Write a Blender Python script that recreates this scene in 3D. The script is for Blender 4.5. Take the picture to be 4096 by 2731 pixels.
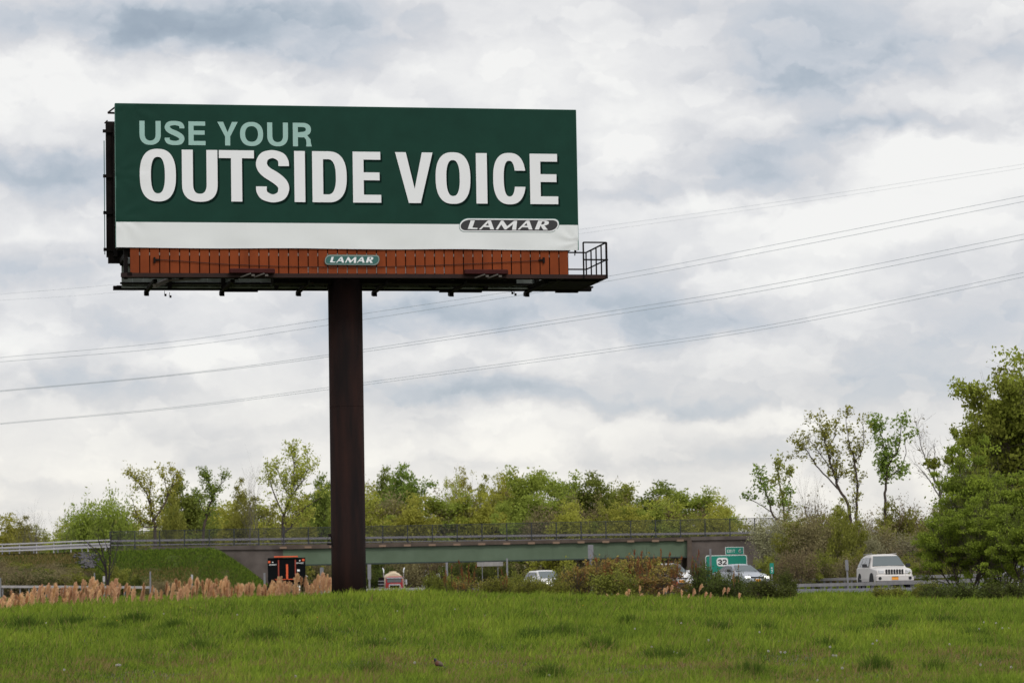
import bpy, math, random
import numpy as np
from mathutils import Matrix, Vector
from mathutils.geometry import tessellate_polygon
R = math.radians
scene = bpy.context.scene
C = scene.collection
for o in list(bpy.data.objects): bpy.data.objects.remove(o)

# ------------------------------------------------------------------ camera
F = 12600.0                      # focal length in pixels of the 4096 px wide photograph
CAM = Vector((0.0, 0.0, 1.5))
PITCH = math.atan(1040.0/F)
ROLL = R(-1.0)
cam_rot = Matrix.Rotation(R(90)+PITCH, 3, 'X') @ Matrix.Rotation(ROLL, 3, 'Z')
cd = bpy.data.cameras.new('camera'); cam = bpy.data.objects.new('camera', cd); C.objects.link(cam)
cam.matrix_world = Matrix.Translation(CAM) @ cam_rot.to_4x4()
cd.sensor_width = 36.0; cd.lens = F/4096*36.0
cd.clip_start = 0.5; cd.clip_end = 8000
cd.dof.use_dof = True; cd.dof.focus_distance = 99.0; cd.dof.aperture_fstop = 2.9
scene.camera = cam
scene.render.resolution_x = 1024; scene.render.resolution_y = 682
scene.view_settings.view_transform = 'Standard'
scene.view_settings.look = 'None'
scene.view_settings.exposure = 0.0
scene.view_settings.gamma = 1.0

def ray(px, py):
    return cam_rot @ Vector(((px-2048)/F, -(py-1365.5)/F, -1.0))
def P(px, py, Y):
    d = ray(px, py); return CAM + d*(Y/d.y)

# ------------------------------------------------------------------ sky and sun
SUN_EL, SUN_AZ = R(46), R(152)       # azimuth measured from +Y (view direction) towards +X: behind and right
w = bpy.data.worlds.new('World'); scene.world = w; w.use_nodes = True
nt = w.node_tree; N = nt.nodes; L = nt.links
for n in list(N): N.remove(n)
def nd(t, **k):
    n = N.new(t)
    for a, b in k.items(): setattr(n, a, b)
    return n
def mth(op, a, b=None, c=None, clamp=False):
    n = nd('ShaderNodeMath', operation=op); n.use_clamp = clamp
    for i, v in enumerate((a, b, c)):
        if v is None: continue
        if isinstance(v, (int, float)): n.inputs[i].default_value = v
        else: L.new(v, n.inputs[i])
    return n.outputs[0]
def vm(op, a, b=None, c=None):
    n = nd('ShaderNodeVectorMath', operation=op)
    for i, v in enumerate((a, b, c)):
        if v is None: continue
        if isinstance(v, (tuple, list)): n.inputs[i].default_value = v
        else: L.new(v, n.inputs[i])
    return n.outputs['Value'] if op == 'DOT_PRODUCT' else n.outputs[0]
tc = nd('ShaderNodeTexCoord')
sep = nd('ShaderNodeSeparateXYZ'); L.new(tc.outputs['Generated'], sep.inputs[0])
az = mth('ARCTAN2', sep.outputs[0], sep.outputs[1]); el = mth('ARCSINE', sep.outputs[2])
cmb = nd('ShaderNodeCombineXYZ'); L.new(az, cmb.inputs[0]); L.new(el, cmb.inputs[1])
p0 = cmb.outputs[0]
def noise(vec, scale, detail=4, rough=.55, out='Fac', dist=0.0):
    n = nd('ShaderNodeTexNoise'); L.new(vec, n.inputs['Vector'])
    n.inputs['Scale'].default_value = scale; n.inputs['Detail'].default_value = detail
    n.inputs['Roughness'].default_value = rough; n.inputs['Distortion'].default_value = dist
    return n.outputs[out]
wn = noise(vm('MULTIPLY', p0, (1, 1.5, 1)), 42, 5, .6, 'Color')
warp = vm('MULTIPLY', vm('SUBTRACT', wn, (.5, .5, .5)), (.030, .019, 0))
pw = vm('ADD', p0, warp)
def azel(px, py):
    d = ray(px, py).normalized(); return math.atan2(d.x, d.y), math.asin(d.z)
# cloud banks: centre in view direction, size, weight (positive bright, negative dark)
BL = [(450,110,620,100,-.25),(1050,170,520,110,-.27),(500,60,1100,120,-.20),(1500,60,300,150,-.12),
 (300,340,560,110,.28),(1350,300,200,60,-.15),(1000,380,500,80,.18),(2000,250,450,160,.24),(2400,470,500,160,.16),
 (120,690,420,75,-.36),(350,800,300,70,-.18),(120,520,350,80,.05),(150,900,300,90,.18),(260,1100,420,60,-.22),(700,1230,500,60,-.1),
 (60,1370,260,90,.32),(850,1440,260,50,.30),(1250,1390,260,80,-.28),(450,1330,380,60,-.16),(200,1540,450,80,-.2),
 (1750,1250,520,90,-.34),(1700,1390,420,60,.2),(2450,1230,450,80,-.2),(2350,1350,200,50,-.16),(2950,1290,430,80,-.34),
 (1900,1560,560,55,-.34),(2650,1640,450,50,-.34),(1500,1500,300,60,.02),(2400,1450,350,60,.08),(2500,1500,500,40,-.05),
 (2350,1665,420,45,.34),(2800,1675,200,40,.2),(2000,1760,900,60,.22),(3350,1520,550,110,-.24),(3900,1300,420,90,-.16),
 (3500,200,620,120,-.34),(3100,60,500,60,-.16),(2700,330,260,40,-.06),(3350,330,420,60,-.26),(3500,500,560,55,-.36),(3050,640,380,95,-.30),(3900,380,350,60,.02),
 (3850,660,420,130,.52),(3600,880,420,80,.34),(3120,500,150,55,.34),(3000,760,330,70,-.22),(2560,600,160,50,.16),(2430,640,120,80,.14),(2600,760,330,55,-.12),
 (2750,830,450,45,.2),(3300,960,500,90,.2),(2500,900,420,60,.12),(3350,1120,500,70,.12),(3400,1270,400,55,.14),(2600,1060,400,90,-.08),
 (700,1760,620,50,-.04),(700,1990,700,90,.22),(300,1960,300,40,-.14),(900,1830,300,40,-.1),(1300,1850,260,60,.24),
 (2100,1900,700,60,.1),(2400,1850,900,40,-.1),(3000,1760,560,50,-.12),(3200,1700,260,40,.28),(3100,1950,320,70,.2),(600,1620,500,50,.08),
 (3700,1750,420,90,-.06),(3750,1450,350,50,.0)]
acc = None
for (cx, cy, sx, sy, wt) in BL:
    a, e = azel(cx, cy)
    if wt == 0: continue
    ix, iy = F/sx, F/sy
    q = vm('MULTIPLY_ADD', pw, (ix, iy, 0), (-a*ix, -e*iy, 0))
    g = mth('POWER', .36788, vm('DOT_PRODUCT', q, q))
    acc = mth('MULTIPLY_ADD', g, wt*(1.15 if wt < 0 else 1.05), .765 if acc is None else acc)
n1 = noise(vm('MULTIPLY', pw, (1, 2.3, 1)), 17, 7, .57)
n2 = noise(vm('MULTIPLY', pw, (1, 1.6, 1)), 62, 6, .6)
val = mth('MULTIPLY_ADD', mth('SUBTRACT', n1, .5), .62, acc)
val = mth('MULTIPLY_ADD', mth('SUBTRACT', n2, .5), .26, val)
def sstep(v, lo, hi):
    n = nd('ShaderNodeMapRange'); n.interpolation_type = 'SMOOTHSTEP'; L.new(v, n.inputs[0]); n.inputs[1].default_value = lo; n.inputs[2].default_value = hi; return n.outputs[0]
pw2 = vm('ADD', p0, vm('MULTIPLY', vm('SUBTRACT', noise(p0, 90, 5, .6, 'Color'), (.5, .5, .5)), (.014, .012, 0)))
n3 = noise(vm('MULTIPLY', pw2, (1, 2.1, 1)), 16, 3, .45)
n4 = noise(vm('MULTIPLY', pw2, (1, 1.7, 3)), 37, 3, .45)
val = mth('MULTIPLY_ADD', mth('SUBTRACT', sstep(n3, .485, .55), .5), .12, val)
val = mth('MULTIPLY_ADD', mth('SUBTRACT', sstep(n4, .50, .55), .5), .09, val)
ramp = nd('ShaderNodeValToRGB'); L.new(val, ramp.inputs[0])
cr = ramp.color_ramp; cr.interpolation = 'LINEAR'
cr.elements[0].position = 0.0; cr.elements[0].color = (.33, .395, .475, 1)
cr.elements[1].position = 1.0; cr.elements[1].color = (.93, .925, .91, 1)
for pos, c in ((.22, (.42,.485,.56)), (.42, (.57,.61,.67)), (.60, (.68,.69,.72)), (.78, (.80,.80,.81))):
    e_ = cr.elements.new(pos); e_.color = c+(1,)
val_clamped = None
# low clouds are creamier
lowf = mth('MULTIPLY', mth('SUBTRACT', .085, el), 14, clamp=True)
warm = nd('ShaderNodeMix', data_type='RGBA', blend_type='MULTIPLY')
L.new(mth('MULTIPLY', lowf, .9), warm.inputs[0]); L.new(ramp.outputs[0], warm.inputs[6]); warm.inputs[7].default_value = (1.10, 1.06, .97, 1)
# the overcast is brighter around the hidden sun
sd = Vector((math.sin(SUN_AZ)*math.cos(SUN_EL), math.cos(SUN_AZ)*math.cos(SUN_EL), math.sin(SUN_EL)))
dt = mth('MAXIMUM', vm('DOT_PRODUCT', tc.outputs['Generated'], tuple(sd)), 0.0)
glow = mth('MULTIPLY_ADD', mth('POWER', dt, 3.0), 1.0, 1.0)
glc = nd('ShaderNodeMix', data_type='RGBA', blend_type='MULTIPLY'); glc.inputs[0].default_value = 1
L.new(warm.outputs[2], glc.inputs[6])
gc = nd('ShaderNodeCombineColor'); 
for i in range(3): L.new(glow, gc.inputs[i])
L.new(gc.outputs[0], glc.inputs[7])
sky = nd('ShaderNodeTexSky', sky_type='NISHITA'); sky.sun_disc = False
sky.sun_elevation = SUN_EL; sky.sun_rotation = SUN_AZ
bg1 = nd('ShaderNodeBackground'); L.new(sky.outputs[0], bg1.inputs[0]); bg1.inputs[1].default_value = .1
bg2 = nd('ShaderNodeBackground'); L.new(glc.outputs[2], bg2.inputs[0]); bg2.inputs[1].default_value = 1.0
mixs = nd('ShaderNodeMixShader'); mixs.inputs[0].default_value = .95
L.new(bg1.outputs[0], mixs.inputs[1]); L.new(bg2.outputs[0], mixs.inputs[2])
wo = nd('ShaderNodeOutputWorld'); L.new(mixs.outputs[0], wo.inputs[0])
sl = bpy.data.lights.new('sun', 'SUN'); so = bpy.data.objects.new('sun', sl); C.objects.link(so)
sl.energy = 1.25; sl.angle = R(14); sl.color = (1.0, .96, .9)
so.rotation_euler = (-sd).to_track_quat('-Z', 'Y').to_euler(); so.location = (0, 0, 60)

# ------------------------------------------------------------------ materials
def mat(name, col, rough=.7, metal=0.0, var=0.0, scale=5.0, col2=None, bump=0.0, bscale=40.0, spec=.5, attr=False, transl=0.0, stretch=(1,1,1), objrand=0.0, emit=None, tintc=None):
    m = bpy.data.materials.new(name); m.use_nodes = True
    t = m.node_tree; b = t.nodes['Principled BSDF']; out = t.nodes['Material Output']
    b.inputs['Roughness'].default_value = rough; b.inputs['Metallic'].default_value = metal
    b.inputs['Specular IOR Level'].default_value = spec
    c4 = tuple(col)+(1,)
    b.inputs['Base Color'].default_value = c4
    src = None
    tcn = t.nodes.new('ShaderNodeTexCoord'); mp = t.nodes.new('ShaderNodeMapping'); mp.inputs['Scale'].default_value = stretch
    t.links.new(tcn.outputs['Object'], mp.inputs[0])
    if var > 0 or col2:
        nz = t.nodes.new('ShaderNodeTexNoise'); nz.inputs['Scale'].default_value = scale; nz.inputs['Detail'].default_value = 5; nz.inputs['Roughness'].default_value = .6
        t.links.new(mp.outputs[0], nz.inputs['Vector'])
        mx = t.nodes.new('ShaderNodeMix'); mx.data_type = 'RGBA'
        rp = t.nodes.new('ShaderNodeMapRange'); rp.inputs[1].default_value = .35; rp.inputs[2].default_value = .65
        t.links.new(nz.outputs['Fac'], rp.inputs[0]); t.links.new(rp.outputs[0], mx.inputs[0])
        c2 = tuple(col2) if col2 else tuple(x*(1-var) for x in col)
        mx.inputs[6].default_value = c4; mx.inputs[7].default_value = c2+(1,)
        src = mx.outputs[2]
    if attr:
        at = t.nodes.new('ShaderNodeAttribute'); at.attribute_name = 'tint'
        mx = t.nodes.new('ShaderNodeMix'); mx.data_type = 'RGBA'
        t.links.new(at.outputs['Fac'], mx.inputs[0])
        if src: t.links.new(src, mx.inputs[6])
        else: mx.inputs[6].default_value = c4
        mx.inputs[7].default_value = tuple(tintc or [x*.5 for x in col])+(1,)
        src = mx.outputs[2]
    if objrand > 0:
        oi = t.nodes.new('ShaderNodeObjectInfo'); hs = t.nodes.new('ShaderNodeHueSaturation')
        mr = t.nodes.new('ShaderNodeMapRange'); mr.inputs[3].default_value = .5-.03*objrand; mr.inputs[4].default_value = .5+.03*objrand
        mv = t.nodes.new('ShaderNodeMapRange'); mv.inputs[3].default_value = 1-.3*objrand; mv.inputs[4].default_value = 1+.3*objrand
        t.links.new(oi.outputs['Random'], mr.inputs[0]); t.links.new(oi.outputs['Random'], mv.inputs[0])
        t.links.new(mr.outputs[0], hs.inputs['Hue']); t.links.new(mv.outputs[0], hs.inputs['Value'])
        if src: t.links.new(src, hs.inputs['Color'])
        else: hs.inputs['Color'].default_value = c4
        src = hs.outputs[0]
    if src: t.links.new(src, b.inputs['Base Color'])
    if bump > 0:
        nb = t.nodes.new('ShaderNodeTexNoise'); nb.inputs['Scale'].default_value = bscale; nb.inputs['Detail'].default_value = 4
        t.links.new(mp.outputs[0], nb.inputs['Vector'])
        bp = t.nodes.new('ShaderNodeBump'); bp.inputs['Strength'].default_value = min(1, bump); bp.inputs['Distance'].default_value = bump*.1
        t.links.new(nb.outputs['Fac'], bp.inputs['Height']); t.links.new(bp.outputs[0], b.inputs['Normal'])
    if transl > 0:
        tr = t.nodes.new('ShaderNodeBsdfTranslucent'); ms = t.nodes.new('ShaderNodeMixShader'); ms.inputs[0].default_value = transl
        if src: t.links.new(src, tr.inputs[0])
        else: tr.inputs[0].default_value = c4
        t.links.new(b.outputs[0], ms.inputs[1]); t.links.new(tr.outputs[0], ms.inputs[2]); t.links.new(ms.outputs[0], out.inputs[0])
    if emit:
        b.inputs['Emission Color'].default_value = tuple(emit[0])+(1,); b.inputs['Emission Strength'].default_value = emit[1]
    return m

M = {}
M['vinyl_green'] = mat('vinyl_green', (.0085,.042,.029), .7, spec=.12, var=.15, scale=1.2, bump=.03, bscale=3)
M['vinyl_white'] = mat('vinyl_white', (.70,.72,.72), .7, spec=.2, var=.04, scale=1.0, bump=.03, bscale=3)
M['vinyl_back'] = mat('vinyl_back', (.5,.5,.5), .8)
M['ink_white'] = mat('ink_white', (.72,.73,.74), .7, spec=.15)
M['ink_mint'] = mat('ink_mint', (.30,.46,.42), .7, spec=.15)
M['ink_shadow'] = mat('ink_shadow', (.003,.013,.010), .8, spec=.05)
M['ink_grey'] = mat('ink_grey', (.05,.05,.053), .7, spec=.1)
M['ink_teal'] = mat('ink_teal', (.03,.14,.12), .6)
M['sign_green_dark'] = mat('sign_green_dark', (.015,.10,.085), .5)
M['rust_steel'] = mat('rust_steel', (.022,.010,.008), .9, spec=.12, col2=(.008,.0055,.0055), scale=2.2, bump=.1, bscale=30, stretch=(1,1,.12))
M['brown_steel'] = mat('brown_steel', (.035,.019,.016), .85, spec=.15, col2=(.025,.016,.015), scale=3)
M['dark_steel'] = mat('dark_steel', (.006,.005,.005), .85, spec=.12, col2=(.011,.008,.007), scale=4)
M['red_steel'] = mat('red_steel', (.05,.011,.010), .8, spec=.15, var=.3, scale=4)
M['orange_board'] = mat('orange_board', (.22,.050,.016), .85, spec=.1, col2=(.16,.037,.013), scale=1.7, bump=.02, stretch=(1,1,.5))
M['grey_board'] = mat('grey_board', (.30,.33,.31), .8, col2=(.17,.19,.17), scale=2)
M['bracket'] = mat('bracket', (.09,.08,.07), .8)
M['bracket2'] = mat('bracket2', (.16,.14,.13), .8)
M['light_metal'] = mat('light_metal', (.35,.33,.31), .6)
M['concrete'] = mat('concrete', (.125,.105,.095), .9, spec=.1, col2=(.075,.062,.056), scale=.5, bump=.05, bscale=5)
M['fascia'] = mat('fascia', (.105,.082,.066), .9, spec=.1, col2=(.07,.054,.044), scale=.7)
M['pad_tan'] = mat('pad_tan', (.21,.14,.095), .9)
M['girder'] = mat('girder', (.115,.155,.105), .8, spec=.1, col2=(.095,.13,.085), scale=.4)
M['girder_dark'] = mat('girder_dark', (.02,.035,.028), .7)
M['asphalt'] = mat('asphalt', (.13,.13,.15), .95, col2=(.10,.10,.115), scale=1.5, spec=.1)
M['rail_grey'] = mat('rail_grey', (.36,.34,.33), .6, col2=(.25,.24,.235), scale=1.5)
M['rail_white'] = mat('rail_white', (.42,.41,.42), .6, var=.15, scale=1)
M['post_grey'] = mat('post_grey', (.20,.20,.21), .6, metal=.0, var=.2, scale=2)
M['post_white'] = mat('post_white', (.38,.37,.38), .7)
M['far_rail'] = mat('far_rail', (.20,.19,.21), .8)
M['fence_black'] = mat('fence_black', (.018,.022,.026), .6)
M['wire'] = mat('wire', (.28,.33,.35), .6)
M['black_paint'] = mat('black_paint', (.004,.005,.006), .8, var=.2, scale=3, spec=.08)
M['orange_paint'] = mat('orange_paint', (.62,.085,.02), .5)
M['white_paint'] = mat('white_paint', (.66,.65,.64), .3, var=.05, scale=2, spec=.6)
M['beige_paint'] = mat('beige_paint', (.58,.55,.52), .3, var=.05, scale=2, spec=.6)
M['silver_paint'] = mat('silver_paint', (.40,.42,.46), .28, metal=.4)
M['red_paint'] = mat('red_paint', (.30,.012,.016), .3, spec=.7)
M['tank'] = mat('tank', (.62,.52,.36), .5, var=.15)
M['chrome'] = mat('chrome', (.75,.75,.76), .2, metal=.9)
M['glass'] = mat('glass', (.10,.12,.125), .12, spec=.45)
M['glass_side'] = mat('glass_side', (.03,.035,.04), .08, spec=.8)
M['rubber'] = mat('rubber', (.012,.012,.013), .9)
M['black_plastic'] = mat('black_plastic', (.012,.012,.014), .6)
M['lamp_glass'] = mat('lamp_glass', (.55,.55,.55), .15, spec=.8)
M['lamp_on'] = mat('lamp_on', (.9,.9,.8), .2, emit=((1,.97,.85), 2.0))
M['amber'] = mat('amber', (.8,.2,.02), .3, emit=((1,.3,.05), .6))
M['tail_red'] = mat('tail_red', (.6,.02,.02), .3, emit=((1,.05,.03), .3))
M['plate_orange'] = mat('plate_orange', (.75,.30,.03), .5)
M['navy'] = mat('navy', (.01,.01,.03), .5)
M['sign_green'] = mat('sign_green', (.0,.21,.145), .45)
M['sign_white'] = mat('sign_white', (.75,.76,.75), .5)
M['sign_black'] = mat('sign_black', (.02,.02,.02), .5)
M['bark'] = mat('bark', (.085,.062,.048), .95, col2=(.045,.034,.028), scale=1.5)
M['bark_grey'] = mat('bark_grey', (.16,.14,.125), .95, col2=(.08,.07,.06), scale=1.5)
M['bark_dark'] = mat('bark_dark', (.028,.022,.02), .95)
M['reed_plume'] = mat('reed_plume', (.86,.58,.34), .95, attr=True, tintc=(.58,.36,.21), transl=.45, objrand=.35, spec=.05)
M['reed_stem'] = mat('reed_stem', (.40,.26,.13), .9)
M['soil'] = mat('soil', (.055,.075,.022), 1.0, col2=(.075,.055,.028), scale=.25)
M['yellow_flower'] = mat('yellow_flower', (.75,.45,.02), .8)
M['seed_white'] = mat('seed_white', (.62,.60,.55), .95, transl=.3)
M['flower_stem'] = mat('flower_stem', (.16,.13,.05), .9)
def leafmat(n, c, c2, tr=.3, rnd=.5): M[n] = mat(n, c, .75, attr=True, tintc=c2, transl=tr, objrand=rnd, spec=.08)
leafmat('leaf_yellow', (.44,.45,.075), (.33,.33,.06), .45)  # tree leaf tones: second colour raised towards the first in place of distance haze
leafmat('leaf_olive', (.35,.36,.07), (.25,.25,.055), .45)
leafmat('leaf_green', (.25,.31,.06), (.16,.21,.04), .42)
leafmat('leaf_fresh', (.34,.40,.07), (.24,.29,.05), .45)
leafmat('leaf_brown', (.27,.23,.11), (.19,.15,.08), .35)
leafmat('leaf_dark', (.13,.165,.035), (.06,.075,.02), .3)
leafmat('leaf_near', (.31,.385,.05), (.15,.20,.03), .40, .1)
leafmat('leaf_near_bronze', (.32,.385,.055), (.20,.21,.04), .42, .1)
leafmat('leaf_pale', (.36,.35,.20), (.24,.22,.13))
leafmat('leaf_russet', (.30,.30,.06), (.28,.15,.06), .35, .5)
leafmat('leaf_red', (.30,.11,.05), (.24,.15,.04), .3, .5)
leafmat('leaf_bush', (.28,.29,.05), (.15,.16,.035), .35, .3)

# ------------------------------------------------------------------ mesh helpers
class MB:
    def __init__(s): s.v = []; s.f = []
    def add(s, vs, fs):
        b = len(s.v); s.v += [tuple(v) for v in vs]; s.f += [tuple(b+i for i in f) for f in fs]; return s
    def box(s, c, h, M3=None):
        vs = [Vector((sx*h[0], sy*h[1], sz*h[2])) for sx in (-1,1) for sy in (-1,1) for sz in (-1,1)]
        if M3 is not None: vs = [M3 @ v for v in vs]
        c = Vector(c)
        return s.add([v+c for v in vs], [(0,1,3,2),(4,6,7,5),(0,4,5,1),(2,3,7,6),(0,2,6,4),(1,5,7,3)])
    def lohi(s, a, b):
        return s.box([(x+y)/2 for x, y in zip(a, b)], [abs(y-x)/2 for x, y in zip(a, b)])
    def bevbox(s, c, h, b):
        # box whose vertical and horizontal edges are chamfered (a rounded brick)
        hx, hy, hz = h; rings = []
        for z, i in ((-hz, b), (-hz+b, 0), (hz-b, 0), (hz, b)):
            x, y = hx-i, hy-i
            rings.append([(x-b,-y,z),(x,-y+b,z),(x,y-b,z),(x-b,y,z),(-x+b,y,z),(-x,y-b,z),(-x,-y+b,z),(-x+b,-y,z)])
        vs = [tuple(Vector(c)+Vector(v)) for r in rings for v in r]; fs = []
        for k in range(3):
            for i in range(8): fs.append((k*8+i, k*8+(i+1)%8, (k+1)*8+(i+1)%8, (k+1)*8+i))
        fs.append(tuple(range(7,-1,-1))); fs.append(tuple(24+i for i in range(8)))
        return s.add(vs, fs)
    def bar(s, a, b, w_, h_=None, up=(0,0,1)):
        a = Vector(a); b = Vector(b); d = (b-a); Ln = d.length; d.normalize(); h_ = h_ or w_
        u = Vector(up)
        if abs(d.dot(u)) > .98: u = Vector((0,1,0))
        x = d.cross(u).normalized(); z = x.cross(d).normalized()
        M3 = Matrix((x, d, z)).transposed()
        return s.box((a+b)/2, (w_/2, Ln/2, h_/2), M3)
    def tube(s, pts, rad, n=6, caps=True):
        pts = [Vector(p) for p in pts]
        if not hasattr(rad, '__len__'): rad = [rad]*len(pts)
        base = len(s.v); prev = None
        for i, p in enumerate(pts):
            d = (pts[min(i+1, len(pts)-1)]-pts[max(i-1, 0)]).normalized()
            if prev is None:
                u = Vector((0,0,1)) if abs(d.z) < .9 else Vector((1,0,0)); prev = d.cross(u).normalized()
            x = (prev - d*prev.dot(d)).normalized(); prev = x; y = d.cross(x)
            for k in range(n):
                a = 2*math.pi*k/n; s.v.append(tuple(p+(x*math.cos(a)+y*math.sin(a))*rad[i]))
        for i in range(len(pts)-1):
            for k in range(n):
                s.f.append((base+i*n+k, base+i*n+(k+1)%n, base+(i+1)*n+(k+1)%n, base+(i+1)*n+k))
        if caps and n > 3:
            s.f.append(tuple(base+k for k in range(n-1,-1,-1))); s.f.append(tuple(base+(len(pts)-1)*n+k for k in range(n)))
        return s
    def cyl(s, a, b, r, n=16): return s.tube([a, b], r, n)
    def build(s, name, m, parent=None, smooth=False, attr=None):
        me = bpy.data.meshes.new(name); me.from_pydata(s.v, [], s.f); me.validate(); me.update()
        return finish(me, name, m, parent, smooth, attr)
def finish(me, name, m, parent=None, smooth=False, attr=None):
    me.materials.append(M[m] if isinstance(m, str) else m)
    if smooth: me.polygons.foreach_set('use_smooth', [True]*len(me.polygons))
    if attr is not None:
        a = me.attributes.new('tint', 'FLOAT', 'POINT'); a.data.foreach_set('value', np.asarray(attr, dtype=np.float32))
    o = bpy.data.objects.new(name, me); C.objects.link(o)
    if parent: o.parent = parent
    return o
def tag(o, label=None, cat=None, group=None, kind=None):
    if label: o['label'] = label
    if cat: o['category'] = cat
    if group: o['group'] = group
    if kind: o['kind'] = kind
    return o
def thing(name, label, cat, loc=(0,0,0), rz=0.0, group=None):
    o = bpy.data.objects.new(name, None); C.objects.link(o); o.location = loc; o.rotation_euler = (0,0,rz)
    o.empty_display_size = .2
    return tag(o, label, cat, group)
kids = {}
def copy_tree(o, parent=None):
    c = o.copy(); C.objects.link(c); c.parent = parent
    for ch in o.children: copy_tree(ch, c)
    return c
def mesh_np(name, V, quads, m, parent=None, tint=None, smooth=False):
    me = bpy.data.meshes.new(name); V = np.asarray(V, np.float32); quads = np.asarray(quads, np.int32); k = quads.shape[1]
    me.vertices.add(len(V)); me.vertices.foreach_set('co', V.ravel())
    me.loops.add(quads.size); me.loops.foreach_set('vertex_index', quads.ravel())
    me.polygons.add(len(quads)); me.polygons.foreach_set('loop_start', np.arange(0, quads.size, k, dtype=np.int32))
    me.update(calc_edges=True)
    return finish(me, name, m, parent, smooth, tint)

# ------------------------------------------------------------------ ground
def ss(t): t = np.clip(t, 0, 1); return t*t*(3-2*t)
def near_line(Y): return 14.6-(Y-165)*.126          # x of the highway's near guide rail
CX = [-60,-16.3,-12,-8.5,-5.3,0,4,7.6,12,16.3,60]; CZ = [1.32,1.40,1.50,1.62,1.72,1.55,1.40,1.26,1.17,1.08,1.0]
def gz(x, y):
    x = np.asarray(x, float); y = np.asarray(y, float)
    # profile across the mound is laid out along rays so the crest keeps its shape
    zc = np.interp(x, CX, CZ)
    t = np.clip((y-54)/(101-54), 0, 1)
    z = zc*(t**1.05)
    und = .05*np.sin(x*.9+y*.35)*np.sin(y*.5-x*.2)+.03*np.sin(x*2.1+1.3*np.sin(y*.7))
    z = z+und*ss((y-50)/10)*(1-ss((y-98)/6))
    plain = 1.78+.0030*(np.clip(y, 150, 300)-150)+np.where(x < -15, .15, 0)*ss((y-180)/80)
    swale = 1.42
    nl = near_line(y); road = ss((x-(nl-17))/3.0)   # corridor of both carriageways
    z2 = swale+(plain-swale)*np.maximum(road*ss((y-125)/12), ss((y-140)/25))
    k = ss((y-103)/14)
    return z*(1-k)+z2*k
xs = np.concatenate([np.linspace(-1500,-70,12), np.linspace(-60,60,161), np.linspace(70,1500,12)])
ys = np.concatenate([np.linspace(-300,40,8), np.linspace(45,170,126), np.linspace(175,420,50), np.linspace(450,4000,16)])
X, Y = np.meshgrid(xs, ys); Z = gz(X, Y)
V = np.stack([X, Y, Z], -1).reshape(-1, 3); nx, ny = len(xs), len(ys)
I = (np.arange(ny-1)[:,None]*nx+np.arange(nx-1)[None,:]).ravel()
g = mesh_np('ground', V, np.stack([I, I+1, I+nx+1, I+nx], 1), 'soil', smooth=True); tag(g, kind='structure')
def gzz(x, y): return float(gz(x, y))

def strip(name, rows, m, dz=.012):
    mb = MB(); vs = []
    k = len(rows[0])
    for r_ in rows:
        for (x, y) in r_: vs.append((x, y, gzz(x, y)+dz))
    fs = []
    for i in range(len(rows)-1):
        for j in range(k-1): fs.append((i*k+j, i*k+j+1, (i+1)*k+j+1, (i+1)*k+j))
    mb.add(vs, fs); o = mb.build(name, m, smooth=True); return tag(o, kind='structure')
Ys = np.arange(128, 448, 4.0)
strip('road', [[(near_line(y)+.6+q, y) for q in np.linspace(0, 7.4, 5)] for y in Ys], 'asphalt', .05)
strip('highway', [[(near_line(y)-14.5+q, y) for q in np.linspace(0, 15.0, 8)] for y in Ys], 'asphalt', .05)
M['paint_line'] = mat('paint_line', (.34,.34,.33), .8)
strip('lane_marking', [[(near_line(y)+1.0+q, y) for q in (0, .15)] for y in Ys], 'paint_line', .058)
strip('edge_marking', [[(near_line(y)+7.4+q, y) for q in (0, .15)] for y in Ys], 'paint_line', .058)
strip('ramp_road', [[(x, y) for y in np.linspace(262, 283, 7)] for x in np.arange(-90, -14, 4.0)], 'asphalt', .05)

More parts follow.
